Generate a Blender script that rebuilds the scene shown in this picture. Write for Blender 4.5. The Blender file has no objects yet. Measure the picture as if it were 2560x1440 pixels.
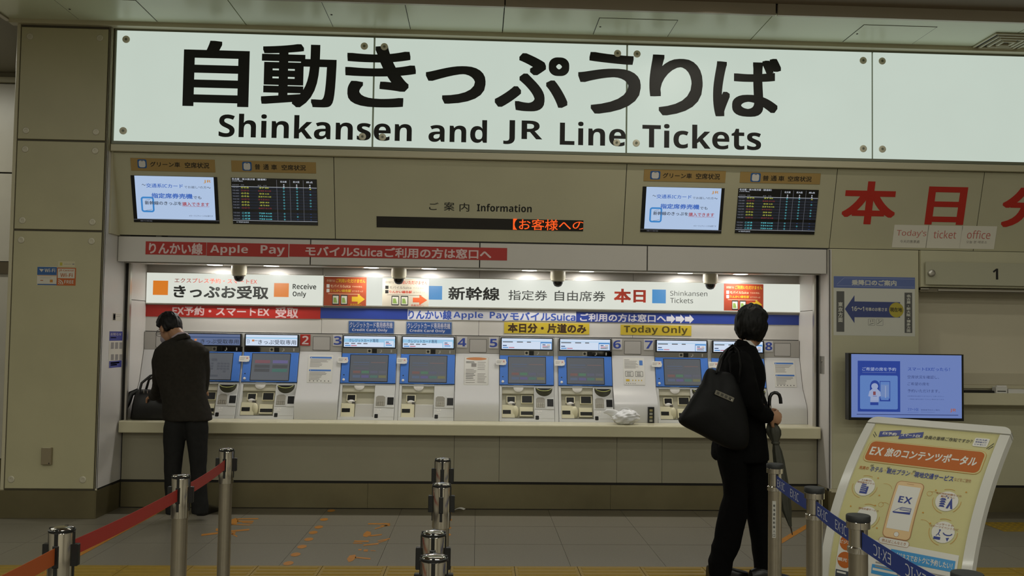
import bpy, math, random
from mathutils import Vector as V, Matrix, noise
random.seed(4)
S = bpy.context.scene
COL = S.collection
# ------------------------------------------------------------------ camera, world, lights, exposure
YAW, PITCH, ROLL, FPX, CX, CY, EYE = 0.0461, 0.0418, 0.0143, 2275.6, 1300.0, 743.0, 1.5
_f = V((math.sin(YAW)*math.cos(PITCH), math.cos(YAW)*math.cos(PITCH), math.sin(PITCH)))
_r = V((math.cos(YAW), -math.sin(YAW), 0)); _d = _f.cross(_r)
RT = math.cos(ROLL)*_r - math.sin(ROLL)*_d
DN = math.sin(ROLL)*_r + math.cos(ROLL)*_d
O = V((0, 0, EYE))
cam_data = bpy.data.cameras.new('camera')
cam = bpy.data.objects.new('camera', cam_data); COL.objects.link(cam)
cam_data.sensor_width = 36.0; cam_data.lens = FPX*36/2560
cam_data.shift_x = -(CX-1280)/2560; cam_data.shift_y = (CY-720)/2560
cam_data.clip_start = 0.05
M = Matrix((RT, -DN, -_f)).transposed().to_4x4(); M.translation = O
cam.matrix_world = M
S.camera = cam
S.view_settings.view_transform = 'Standard'; S.view_settings.look = 'None'
S.view_settings.gamma = 1.0; S.view_settings.use_curve_mapping = False
S.view_settings.exposure = 0.0
w = bpy.data.worlds.new('world'); S.world = w; w.use_nodes = True
w.node_tree.nodes['Background'].inputs[0].default_value = (0.9, 0.85, 0.75, 1)
w.node_tree.nodes['Background'].inputs[1].default_value = 0.02

def area(name, loc, sx, sy, power, col, rot=(0, 0, 0)):
    l = bpy.data.lights.new(name, 'AREA'); l.shape = 'RECTANGLE'; l.size = sx; l.size_y = sy
    l.energy = power; l.color = col
    o = bpy.data.objects.new(name, l); o.location = loc; o.rotation_euler = rot; COL.objects.link(o)
    return o
RECESS_W = 3.0
HALL = (0.86, 0.86, 0.76)
for y, p in ((4.9, 12), (2.2, 34), (-1.2, 75), (-5.0, 120)):                       # unseen rows of concourse ceiling fixtures; farthest row added to brighten reflections
    for x in (-4.2, 0.2, 4.6):
        area('ceiling_lamp', (x, y, 4.02), 2.6, 0.16, p, HALL)
area('corridor_fill', (-5.6, 8.0, 4.03), 1.2, 0.3, 30, HALL)                 # added unseen light that brightens the corridor left of the pillar

def onY(px, py, Y):
    d = _f + RT*((px-CX)/FPX) + DN*((py-CY)/FPX); return O + d*(Y/d.y)
def onZ(px, py, Z):
    d = _f + RT*((px-CX)/FPX) + DN*((py-CY)/FPX); return O + d*((Z-EYE)/d.z)
def onX(px, py, X):
    d = _f + RT*((px-CX)/FPX) + DN*((py-CY)/FPX); return O + d*(X/d.x)
def ray(px, py): return _f + RT*((px-CX)/FPX) + DN*((py-CY)/FPX)
def proj(p):
    d = p-O; z = d.dot(_f); return CX+FPX*d.dot(RT)/z, CY+FPX*d.dot(DN)/z

# ------------------------------------------------------------------ materials
def lin(c):
    return tuple((x/255/12.92 if x/255 <= 0.04045 else ((x/255+0.055)/1.055)**2.4) for x in c)
MATS = {}
def mat(name, rgb, rough=0.5, metal=0.0, emit=0.0, var=0.0, scale=6.0, bump=0.0, bscale=200.0, trans=0.0, coat=0.0, spec=0.5, alpha=1.0):
    if name in MATS: return MATS[name]
    m = bpy.data.materials.new(name); m.use_nodes = True; MATS[name] = m
    nt = m.node_tree; b = nt.nodes['Principled BSDF']; c = lin(rgb)+(1,)
    b.inputs['Roughness'].default_value = rough; b.inputs['Metallic'].default_value = metal
    b.inputs['Specular IOR Level'].default_value = spec
    if emit:
        b.inputs['Base Color'].default_value = (0.02, 0.02, 0.02, 1)
        b.inputs['Emission Color'].default_value = c; b.inputs['Emission Strength'].default_value = emit
    else:
        b.inputs['Base Color'].default_value = c
    if trans: b.inputs['Transmission Weight'].default_value = trans
    if coat: b.inputs['Coat Weight'].default_value = coat; b.inputs['Coat Roughness'].default_value = 0.08
    if alpha < 1: b.inputs['Alpha'].default_value = alpha
    if var or bump:
        tc = nt.nodes.new('ShaderNodeTexCoord')
    if var:
        n = nt.nodes.new('ShaderNodeTexNoise'); n.inputs['Scale'].default_value = scale; n.inputs['Detail'].default_value = 5
        nt.links.new(tc.outputs['Object'], n.inputs['Vector'])
        r = nt.nodes.new('ShaderNodeMapRange'); r.inputs[1].default_value = 0.3; r.inputs[2].default_value = 0.7
        r.inputs[3].default_value = 1-var; r.inputs[4].default_value = 1+var
        nt.links.new(n.outputs['Fac'], r.inputs[0])
        mx = nt.nodes.new('ShaderNodeMix'); mx.data_type = 'RGBA'; mx.blend_type = 'MULTIPLY'
        mx.inputs[0].default_value = 1; mx.inputs[6].default_value = c
        nt.links.new(r.outputs[0], mx.inputs[7])
        nt.links.new(mx.outputs[2], b.inputs['Emission Color' if emit else 'Base Color'])
    if bump:
        n2 = nt.nodes.new('ShaderNodeTexNoise'); n2.inputs['Scale'].default_value = bscale; n2.inputs['Detail'].default_value = 3
        nt.links.new(tc.outputs['Object'], n2.inputs['Vector'])
        bp = nt.nodes.new('ShaderNodeBump'); bp.inputs['Strength'].default_value = bump; bp.inputs['Distance'].default_value = 0.002
        nt.links.new(n2.outputs['Fac'], bp.inputs['Height']); nt.links.new(bp.outputs[0], b.inputs['Normal'])
    return m
wall_m = mat('beige_panel', (190, 186, 157), 0.42, var=0.03, scale=2.5)
pil_m = mat('pillar_panel', (182, 176, 142), 0.38, var=0.04, scale=3)
trim_m = mat('beige_trim', (194, 187, 158), 0.35)
white_m = mat('white_panel', (206, 202, 196), 0.4, var=0.015, scale=3)
grey_m = mat('grey_panel', (172, 168, 162), 0.45, var=0.015, scale=3)
fill_m = mat('white_moulding', (206, 205, 204), 0.25, var=0.01, scale=4)
low_m = mat('lower_panel', (149, 144, 123), 0.35, var=0.04, scale=2)
steel_m = mat('skirting_steel', (120, 112, 84), 0.42, metal=0.75, var=0.1, scale=3)
dark_m = mat('dark_gap', (22, 19, 14), 0.7)
alu_m = mat('aluminium', (190, 186, 176), 0.32, metal=0.8)
chrome_m = mat('chrome', (205, 200, 190), 0.12, metal=1.0)
satin_m = mat('brushed_steel', (176, 168, 152), 0.28, metal=0.95, var=0.04, scale=30)
blk_m = mat('black_plastic', (16, 16, 16), 0.4)
ink_m = mat('black_ink', (18, 18, 16), 0.6)
soffit_m = mat('glossy_soffit', (222, 228, 200), 0.3, var=0.015, scale=2, spec=0.6)
counter_m = mat('worktop_white', (204, 198, 168), 0.25, var=0.015, scale=4)
# ------------------------------------------------------------------ frames and mesh builder
class Fr:                                                            # a flat frame: a along u, b along v, d along the normal
    def __init__(s, o, u, v):
        s.o = V(o); s.u = V(u).normalized(); s.v = V(v).normalized(); s.n = s.u.cross(s.v)
    def P(s, a, b, d=0.0): return s.o + s.u*a + s.v*b + s.n*d
    def pix(s, px, py):
        r = ray(px, py); t = (s.o-O).dot(s.n)/r.dot(s.n); q = O+r*t-s.o
        return q.dot(s.u), q.dot(s.v)
def WY(Y): return Fr((0, Y, 0), (1, 0, 0), (0, 0, 1))
FLOOR = Fr((0, 0, 0), (1, 0, 0), (0, 1, 0))
TXT = {}; TCU = bpy.data.curves.new('letters', 'FONT'); TOB = bpy.data.objects.new('letters', TCU)
def sans(s, bold):                                                  # plain grotesque letter forms: the mathematical sans-serif alphabets
    o = ''
    for c in s:
        if 'A' <= c <= 'Z': o += chr((0x1D5D4 if bold else 0x1D5A0)+ord(c)-65)
        elif 'a' <= c <= 'z': o += chr((0x1D5EE if bold else 0x1D5BA)+ord(c)-97)
        elif '0' <= c <= '9': o += chr((0x1D7EC if bold else 0x1D7E2)+ord(c)-48)
        else: o += c
    return o
def glyphs(s, bold):
    s = sans(s, bold > .009)
    k = (s, bold)
    if k not in TXT:
        TCU.body = s; TCU.resolution_u = 6 if len(s) == 1 else 3
        me = TOB.to_mesh()
        vs = [(v.co.x, v.co.y) for v in me.vertices]; fs = [tuple(p.vertices) for p in me.polygons]
        TOB.to_mesh_clear()
        xs = [v[0] for v in vs]; ys = [v[1] for v in vs]
        TXT[k] = (vs, fs, (min(xs), max(xs), min(ys), max(ys)), any(ord(c) > 0x2fff and ord(c) < 0x1D000 for c in s))
    return TXT[k]
class MB:
    def __init__(s): s.v = []; s.f = []; s.mi = []; s.mats = []
    def add(s, vs, fs, m):
        if m not in s.mats: s.mats.append(m)
        i = s.mats.index(m); n = len(s.v)
        s.v += [V(v) for v in vs]; s.f += [tuple(n+k for k in f) for f in fs]; s.mi += [i]*len(fs)
        return s
    # ---- on a frame, in a/b units
    def box(s, fr, a0, b0, a1, b1, d0, d1, m, ch=0.0):
        if a0 > a1: a0, a1 = a1, a0
        if b0 > b1: b0, b1 = b1, b0
        P = fr.P
        q = [(a0, b0), (a1, b0), (a1, b1), (a0, b1)]
        if ch <= 0:
            vs = [P(a, b, d0) for a, b in q]+[P(a, b, d1) for a, b in q]
            fs = [(3, 2, 1, 0), (4, 5, 6, 7), (0, 1, 5, 4), (1, 2, 6, 5), (2, 3, 7, 6), (3, 0, 4, 7)]
        else:
            i = [(a0+ch, b0+ch), (a1-ch, b0+ch), (a1-ch, b1-ch), (a0+ch, b1-ch)]
            vs = [P(a, b, d0) for a, b in q]+[P(a, b, d1-ch) for a, b in q]+[P(a, b, d1) for a, b in i]
            fs = [(3, 2, 1, 0), (8, 9, 10, 11)]
            for k in range(4):
                j = (k+1) % 4
                fs += [(k, j, j+4, k+4), (k+4, j+4, j+8, k+8)]
        return s.add(vs, fs, m)
    def quad(s, fr, a0, b0, a1, b1, d, m, nb=1):
        if b0 > b1: b0, b1 = b1, b0
        if not isinstance(fr, Fr): nb = max(nb, 8)
        vs = []; fs = []
        for k in range(nb+1):
            b = b0+(b1-b0)*k/nb; vs += [fr.P(a0, b, d), fr.P(a1, b, d)]
            if k: fs.append((2*k-2, 2*k-1, 2*k+1, 2*k))
        return s.add(vs, fs, m)
    def poly(s, fr, pts, d, m):
        return s.add([fr.P(a, b, d) for a, b in pts], [tuple(range(len(pts)))], m)
    def ppoly(s, fr, pts, d, m): return s.poly(fr, [fr.pix(*p) for p in pts], d, m)
    def disc(s, fr, ca, cb, ra, rb, d, m, seg=20):
        if not isinstance(fr, Fr): return s.rows(fr, [(cb-rb*math.cos(math.pi*k/10), ca-ra*math.sin(math.pi*k/10)-1e-5, ca+ra*math.sin(math.pi*k/10)+1e-5) for k in range(11)], d, m)
        return s.poly(fr, [(ca+ra*math.cos(6.28318*k/seg), cb+rb*math.sin(6.28318*k/seg)) for k in range(seg)], d, m)
    def ring(s, fr, ca, cb, ra, rb, w, d, m, t0=0, t1=6.28318, seg=28):
        vs = []; fs = []
        for k in range(seg+1):
            t = t0+(t1-t0)*k/seg; c, q = math.cos(t), math.sin(t)
            vs += [fr.P(ca+ra*c, cb+rb*q, d), fr.P(ca+(ra-w)*c, cb+(rb-w)*q, d)]
            if k: fs.append((2*k-2, 2*k, 2*k+1, 2*k-1))
        return s.add(vs, fs, m)
    def rr(s, a0, b0, a1, b1, r, n=5):
        pts = []
        for cx, cy, t in ((a1-r, b1-r, 0), (a0+r, b1-r, 1), (a0+r, b0+r, 2), (a1-r, b0+r, 3)):
            pts += [(cx+r*math.cos((t+k/n)*1.5708), cy+r*math.sin((t+k/n)*1.5708)) for k in range(n+1)]
        return pts
    def rows(s, fr, L, d, m):                                        # a filled shape in slices (for curved sheets): (b, a left, a right)
        vs = []
        for b, l, r in L: vs += [fr.P(l, b, d), fr.P(r, b, d)]
        return s.add(vs, [(2*k, 2*k+1, 2*k+3, 2*k+2) for k in range(len(L)-1)], m)
    def rrect(s, fr, a0, b0, a1, b1, r, d, m):
        if b0 > b1: b0, b1 = b1, b0
        if not isinstance(fr, Fr):
            L = [(b0+r-r*math.cos(t), r-r*math.sin(t)) for t in [1.5708*k/5 for k in range(6)]]
            L += [(b0+r+(b1-b0-2*r)*k/10, 0) for k in range(1, 10)]+[(b1-(b-b0), o) for b, o in L[::-1]]
            return s.rows(fr, [(b, a0+o, a1-o) for b, o in L], d, m)
        return s.poly(fr, s.rr(a0, b0, a1, b1, r), d, m)
    def rrline(s, fr, a0, b0, a1, b1, r, w, d, m):
        if b0 > b1: b0, b1 = b1, b0
        o = s.rr(a0, b0, a1, b1, r); i = s.rr(a0+w, b0+w, a1-w, b1-w, max(r-w, .0005)); n = len(o)
        return s.add([fr.P(*p, d) for p in o]+[fr.P(*p, d) for p in i], [(k, (k+1) % n, n+(k+1) % n, n+k) for k in range(n)], m)
    def rslab(s, fr, a0, b0, a1, b1, r, d0, d1, m, ch=0.0):
        if b0 > b1: b0, b1 = b1, b0
        o = s.rr(a0, b0, a1, b1, r); n = len(o)
        L = [[fr.P(*p, d0) for p in o], [fr.P(*p, d1-ch) for p in o]]
        if ch: L.append([fr.P(*p, d1) for p in s.rr(a0+ch, b0+ch, a1-ch, b1-ch, max(r-ch, .0005))])
        vs = sum(L, []); fs = [tuple(range(n))[::-1], tuple(range((len(L)-1)*n, len(L)*n))]
        for q in range(len(L)-1):
            fs += [(q*n+k, q*n+(k+1) % n, (q+1)*n+(k+1) % n, (q+1)*n+k) for k in range(n)]
        return s.add(vs, fs, m)
    def line(s, fr, p, q, w, d, m):
        a = V(p); b = V(q); t = (b-a).normalized(); n = V((-t.y, t.x))*w/2
        return s.poly(fr, [tuple(a-n), tuple(b-n), tuple(b+n), tuple(a+n)], d, m)
    def text(s, fr, st, a0, b0, a1, b1, d, m, bold=0.0, mir=False, amax=None, rot=0.0):
        if b0 > b1: b0, b1 = b1, b0
        vs, fs, (x0, x1, y0, y1), cjk = glyphs(st, bold)
        if bold > .003 and cjk and amax is None:                     # heavier strokes: copies shifted by a hair, each a hair prouder
            r = bold*.85*(b1-b0)/(y1-y0); ra = bold*.85*abs(a1-a0)/(x1-x0)
            ring = ((-1, -1), (1, -1), (1, 1), (-1, 1), (0, -1), (1, 0), (0, 1), (-1, 0))[:8 if bold > .023 else 4]
            if bold > .02 and len(st) == 1: ring = [(i/4-1, j/4-1) for i in range(9) for j in range(9) if i in (0, 8) or j in (0, 8)]
            for k, (c, q) in enumerate(ring):
                c *= ra; q *= r
                s.text(fr, st, a0+ra+c, b0+r+q, a1-ra+c, b1-r+q, d+.00003*k, m, .0029 if bold <= .009 else .0029, mir, None, rot)
            return s
        X = lambda x: (a1-(x-x0)/(x1-x0)*(a1-a0)) if mir else a0+(x-x0)/(x1-x0)*(a1-a0)
        pts = [(X(x), b0+(y-y0)/(y1-y0)*(b1-b0)) for x, y in vs]
        if rot:
            ca, cb = (a0+a1)/2, (b0+b1)/2; c, q = math.cos(rot), math.sin(rot)
            pts = [(ca+(a-ca)*c-(b-cb)*q, cb+(a-ca)*q+(b-cb)*c) for a, b in pts]
        if amax is not None:
            for f in fs:
                P = [pts[i] for i in f]; out = []
                for k in range(len(P)):
                    p, q = P[k], P[(k+1) % len(P)]
                    if p[0] <= amax: out.append(p)
                    if (p[0] <= amax) != (q[0] <= amax):
                        t = (amax-p[0])/(q[0]-p[0]); out.append((amax, p[1]+t*(q[1]-p[1])))
                if len(out) > 2: s.poly(fr, out, d, m)
            return s
        return s.add([fr.P(a, b, d) for a, b in pts], fs, m)
    # ---- the same from two corner points seen in the photo (top left, bottom right)
    def pbox(s, fr, tl, br, d0, d1, m, ch=0.0):
        a0, b1 = fr.pix(*tl); a1, b0 = fr.pix(*br); return s.box(fr, a0, b0, a1, b1, d0, d1, m, ch)
    def pquad(s, fr, tl, br, d, m, nb=1):
        a0, b1 = fr.pix(*tl); a1, b0 = fr.pix(*br); return s.quad(fr, a0, b0, a1, b1, d, m, nb)
    def ptext(s, fr, st, tl, br, d, m, bold=0.0, **k):
        a0, b1 = fr.pix(*tl); a1, b0 = fr.pix(*br); return s.text(fr, st, a0, b0, a1, b1, d, m, bold, **k)
    # ---- free solids
    def cyl(s, p0, p1, r0, r1, m, seg=20, caps=True):
        p0 = V(p0); p1 = V(p1); return s.tube([p0, p1], [r0, r1], m, seg, caps)
    def tube(s, pts, rad, m, seg=10, caps=True, flat=1.0, up=None):
        pts = [V(p) for p in pts]; n = len(pts); vs = []; fs = []; prev = None
        for i, p in enumerate(pts):
            t = (pts[min(i+1, n-1)]-pts[max(i-1, 0)]).normalized()
            if prev is None:
                ref = V(up) if up else (V((0, 0, 1)) if abs(t.z) < 0.9 else V((1, 0, 0)))
                x = (ref-t*ref.dot(t)).normalized()
            else: x = (prev-t*prev.dot(t)).normalized()
            prev = x; y = t.cross(x); r = rad[i] if isinstance(rad, (list, tuple)) else rad
            vs += [p+x*(r*math.cos(6.28318*k/seg))+y*(r*flat*math.sin(6.28318*k/seg)) for k in range(seg)]
        for i in range(n-1):
            for k in range(seg):
                j = (k+1) % seg; fs.append((i*seg+k, i*seg+j, (i+1)*seg+j, (i+1)*seg+k))
        if caps: fs += [tuple(range(seg))[::-1], tuple(range((n-1)*seg, n*seg))]
        return s.add(vs, fs, m)
    def loft(s, rings, m, seg=20, pw=2.0):                           # rings: (x, y, z, rx, ry)
        vs = []; fs = []
        for (x, y, z, rx, ry) in rings:
            for k in range(seg):
                t = 6.28318*k/seg; c, q = math.cos(t), math.sin(t); e = 2/pw
                vs.append(V((x+rx*math.copysign(abs(c)**e, c), y+ry*math.copysign(abs(q)**e, q), z)))
        n = len(rings)
        for i in range(n-1):
            for k in range(seg):
                j = (k+1) % seg; fs.append((i*seg+k, i*seg+j, (i+1)*seg+j, (i+1)*seg+k))
        fs += [tuple(range(seg))[::-1], tuple(range((n-1)*seg, n*seg))]
        return s.add(vs, fs, m)
    def lathe(s, c, prof, m, seg=24, ax=None):                       # prof: (r, h) along axis ax from c
        c = V(c); ax = V(ax).normalized() if ax else V((0, 0, 1))
        x = ax.orthogonal().normalized(); y = ax.cross(x); vs = []; fs = []
        for r, h in prof:
            vs += [c+ax*h+x*(r*math.cos(6.28318*k/seg))+y*(r*math.sin(6.28318*k/seg)) for k in range(seg)]
        n = len(prof)
        for i in range(n-1):
            for k in range(seg):
                j = (k+1) % seg; fs.append((i*seg+k, i*seg+j, (i+1)*seg+j, (i+1)*seg+k))
        fs += [tuple(range(seg))[::-1], tuple(range((n-1)*seg, n*seg))]
        return s.add(vs, fs, m)
    def ell(s, c, r, m, R=None, seg=20, rings=12):
        c = V(c); vs = []; fs = []
        for i in range(rings+1):
            p = math.pi*i/rings
            for k in range(seg):
                t = 6.28318*k/seg
                q = V((r[0]*math.sin(p)*math.cos(t), r[1]*math.sin(p)*math.sin(t), r[2]*math.cos(p)))
                vs.append(c+(R @ q if R else q))
        for i in range(rings):
            for k in range(seg):
                j = (k+1) % seg; fs.append((i*seg+k, (i+1)*seg+k, (i+1)*seg+j, i*seg+j))
        return s.add(vs, fs, m)
    # ---- finish
    def mesh(s, name, org):
        me = bpy.data.meshes.new(name); me.from_pydata([tuple(v-org) for v in s.v], [], s.f)
        for m in s.mats: me.materials.append(m)
        me.polygons.foreach_set('material_index', s.mi)
        return me
    def build(s, name, parent=None, smooth=None, loc=None, kind=None, label=None, cat=None, group=None):
        if parent is not None: org = ORG[parent.name]
        else: org = V(loc) if loc is not None else V((0, 0, 0))
        me = s.mesh(name, org)
        if smooth is not None:
            me.polygons.foreach_set('use_smooth', [True]*len(me.polygons)); me.set_sharp_from_angle(angle=math.radians(smooth))
        o = bpy.data.objects.new(name, me); COL.objects.link(o); ORG[o.name] = org
        if parent is not None: o.parent = parent
        else: o.location = org
        if kind: o['kind'] = kind
        if label: o['label'] = label
        if cat: o['category'] = cat
        if group: o['group'] = group
        return o
ORG = {}
def thing(name, label, cat, loc=(0, 0, 0), group=None):
    o = bpy.data.objects.new(name, None); COL.objects.link(o); o.location = loc; o.empty_display_size = 0.1
    ORG[o.name] = V(loc); o['label'] = label; o['category'] = cat
    if group: o['group'] = group
    return o
def struct(name):
    o = bpy.data.objects.new(name, None); COL.objects.link(o); ORG[o.name] = V((0, 0, 0)); o['kind'] = 'structure'
    return o
red_m = mat('red_print', (178, 36, 26), 0.5); white_p = mat('white_print', (225, 222, 218), 0.5)
paper_m = mat('white_paper', (214, 212, 206), 0.55)
blue_p = mat('blue_print', (40, 70, 170), 0.5)
# ------------------------------------------------------------------ structure
YP, YS, YW, YB, YR = 7.43, 7.47, 7.9, 8.3, 7.65                      # pillar front, sign face, lower wall, recess back, right pillar
ZC = 3.985                                                           # soffit height
W0 = Fr((0, 0, 0), (1, 0, 0), (0, 0, 1))
FP, FS, FW, FB_, FRt = WY(YP), WY(YS), WY(YW), WY(YB), WY(YR)
LEFTF = Fr((-3.0, 0, 0), (0, 1, 0), (0, 0, 1))                       # side face of the left pillar, looking to +X
RIGHTF = Fr((3.0, 0, 0), (0, -1, 0), (0, 0, 1))                      # side face of the right pillar, looking to -X
def wbox(mb, x0, x1, y0, y1, z0, z1, m, ch=0): return mb.box(WY(y1), x0, z0, x1, z1, 0, y1-y0, m, ch)

# floor: slab, stone tiles, darker tiles along the wall, tactile tiles
fl = struct('floor')
floor_m = mat('floor_tile', (121, 116, 104), 0.34, var=0.09, scale=90)
dark_tile_m = mat('floor_tile_dark', (92, 86, 74), 0.4, var=0.06, scale=40)
yel_m = mat('tactile_yellow', (144, 116, 24), 0.45, var=0.06, scale=20)
m = MB(); m.box(FLOOR, -9, -8, 9, 9.6, -0.2, -0.006, mat('floor_joint', (66, 60, 54), 0.7)); m.build('floor_slab', fl)
XT, TW = 0.005, 0.627
rowsY = [4.1, 4.72, 5.34, 5.56]
TACT0, TACT1 = 5.562, 5.972
rows = [(5.975, 6.595), (6.6, 7.205), (7.21, 7.615)]
for (y0, y1) in rows:
    for k in range(-8, 10):
        x0 = XT+TW*k
        m = MB(); m.box(FLOOR, x0+.0012, y0+.0012, x0+TW-.0012, y1-.0012, -0.006, 0, floor_m); m.build('tile', fl)
for k in range(-8, 10):
    x0 = XT+TW*k
    m = MB(); m.box(FLOOR, x0+.0012, 7.617, x0+TW-.0012, 8.2, -0.006, 0, dark_tile_m); m.build('wall_side_tile', fl)  # darker row of tiles next to the wall
m = MB()
for y0 in [5.56-0.62*k for k in range(1, 22)]:                       # floor nearer than the frame shows: one joined run of tiles
    for k in range(-8, 10):
        x0 = XT+TW*k; m.box(FLOOR, x0+.002, y0+.002, x0+TW-.002, y0+.618, -0.006, 0, floor_m)
m.build('near_tiles', fl, kind='stuff')
tx0 = onZ(966, 1420, 0).x
for k in range(-10, 11):
    x0 = tx0+0.41*k
    m = MB(); m.box(FLOOR, x0+.002, TACT0, x0+.408, TACT1, -0.006, 0.001, yel_m)
    for j in range(5):
        yy = TACT0+0.055+j*0.075
        m.box(FLOOR, x0+.02, yy-.017, x0+.39, yy+.017, 0.001, 0.006, yel_m, 0.004)
    m.build('tactile_tile', fl)
for k in range(4):                                                   # dotted warning tiles by the ticket window
    x0 = onZ(2448, 1306, 0).x+0.3*k; y1 = onZ(2500, 1306, 0).y; y0 = onZ(2520, 1329, 0).y
    m = MB(); m.box(FLOOR, x0+.002, y0, x0+.298, y1, -0.006, 0.002, yel_m)
    for i in range(5):
        for j in range(5):
            m.lathe((x0+.03+.06*i, y0+(y1-y0)*(.1+.2*j), .002), [(.02, 0), (.013, .005)], yel_m, 8)
    m.build('warning_tile', fl)

# concourse shell behind the camera and above
cl = struct('ceiling')
ceil_m = mat('upper_ceiling', (132, 118, 98), 0.6, var=0.02)
YE = onZ(1280, 17, ZC-.012).y
m = MB(); wbox(m, -9, 9, -8, YE, 4.06, 4.2, ceil_m); m.build('upper_ceiling', cl)
xs = [-3.80, -1.915, 0.165, 2.23, 4.30, 6.4]
for a, b in zip(xs, xs[1:]):
    m = MB(); wbox(m, a+.004, b-.004, YE+.03, 7.4, ZC, ZC+.03, soffit_m); m.build('panel', cl)
m = MB(); wbox(m, -3.8, 6.4, 7.39, 7.47, ZC-.034, ZC+.02, trim_m, .003); m.build('edge_lip', cl)
m = MB(); wbox(m, -3.8, 6.4, YE+.03, 7.6, ZC+.012, ZC+.1, dark_m); m.build('void_board', cl)
for x0, x1, p in ((-3.235, -2.62, (57, 0)), (onZ(840, 80, ZC).x, onZ(1027, 80, ZC).x, (80, 17)), (onZ(1480, 95, ZC).x, onZ(1664, 97, ZC).x, (96, 38)), (onZ(2098, 112, ZC).x, onZ(2266, 118, ZC).x, (115, 63))):
    xm = 1280 if p[0] != 115 else 2200
    y1 = 7.36; y0 = onZ(xm, p[1] if p[1] else 6, ZC).y
    if p[1] == 0: y0 = 6.9
    m = MB(); wbox(m, x0-.005, x1+.005, y0-.005, y1+.005, ZC-.0015, ZC+.002, dark_m); h = m
    hb = h.build('hatch_gap', cl)
    m = MB(); wbox(m, x0, x1, y0, y1, ZC-.003, ZC+.002, soffit_m); m.build('access_hatch', cl)
    m = MB(); m.cyl((x0+.03, (y0+y1)/2, ZC-.006), (x0+.03, (y0+y1)/2, ZC), .008, .008, dark_m, 10); m.build('hatch_lock', cl)
fas_m = mat('fascia_metal', (188, 180, 162), 0.35, metal=0.2)
gx = onY(1942, 30, YE).x
for a, b in ((-3.8, onY(1262, 10, YE).x), (onY(1264, 10, YE).x, gx-.005), (gx+.01, 6.4)):
    m = MB(); wbox(m, a, b-.003, YE, YE+.03, ZC-.012, 4.06, fas_m); m.build('fascia', cl)
m = MB(); wbox(m, -3.84, -3.8, YE-.02, 7.43, ZC-.012, 4.06, fas_m); m.build('end_fascia', cl)
# bright downlight in the upper ceiling that washes the fascia
lp = onY(1800, 0, YE)
ld = thing('ceiling_downlight', 'bright round downlight in the ceiling beside the metal fascia strip above the big sign', 'lamp', (lp.x, YE-.5, 4.06))
m = MB(); m.lathe((lp.x, YE-.5, 4.055), [(.075, 0), (.075, .004), (.05, .005)], trim_m, 24); m.build('rim', ld)
m = MB(); m.lathe((lp.x, YE-.5, 4.0545), [(.05, 0), (.05, .002)], mat('lamp_glow', (255, 240, 210), emit=6), 24); m.build('diffuser', ld)
pl = bpy.data.lights.new('downlight_spot', 'SPOT'); pl.energy = 40; pl.spot_size = 2.9; pl.color = (1, .93, .8); pl.shadow_soft_size = .04
po = bpy.data.objects.new('downlight_spot', pl); po.location = (lp.x, YE-.5, 4.045); COL.objects.link(po)

hb = struct('wall_hall')                                             # far side and ends of the concourse
m = MB(); wbox(m, -9, 9, -8.2, -8, 0, 4.2, mat('hall_wall', (196, 190, 176), .5)); m.build('wall_face', hb)
m = MB(); wbox(m, 8.9, 9, -8, 8.6, 0, 4.2, mat('hall_wall')if 0 else MATS['hall_wall']); m.build('end_wall', hb)
m = MB(); wbox(m, -9, -8.9, -8, 9.6, 0, 4.2, MATS['hall_wall']); m.build('end_wall', hb)

# corridor wall far left, seen beside the pillar
wl = struct('wall_corridor')
YC = 9.3; FC_ = WY(YC)
cor_m = mat('corridor_panel', (200, 194, 178), .35, var=.03)
zs = [0.2, onY(15, 655, YC).z, onY(15, 432, YC).z, onY(15, 208, YC).z]
for a, b in zip(zs, zs[1:]):
    m = MB(); wbox(m, -9, -3.2, YC, YC+.05, a+.008, b-.008, cor_m); m.build('panel', wl)
m = MB(); wbox(m, -9, -3.2, YC+.02, YC+.2, 0, 4.1, dark_m); m.build('backing', wl)
m = MB(); wbox(m, -9, -3.2, YC-.05, YC+.02, zs[3], zs[3]+.05, trim_m); m.build('ledge', wl)
m = MB(); wbox(m, -9, -3.2, YC-.02, YC+.02, zs[3]+.05, 4.1, mat('corridor_dark', (150, 144, 124), .5)); m.build('upper_band', wl)
m = MB(); wbox(m, -9, -3.2, YC-.02, YC+.02, onY(15, 685, YC).z, onY(15, 655, YC).z, mat('band_steel', (110, 100, 80), .4, metal=.5)); m.build('rail', wl)
m = MB(); wbox(m, -9, -3.2, YC-.03, YC+.02, 0, .2, steel_m); m.build('skirting', wl)
m = MB(); wbox(m, -9, -3.85, YE-.02, 9.6, 4.06, 4.2, MATS['corridor_dark']); m.build('corridor_ceiling', wl)

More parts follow.
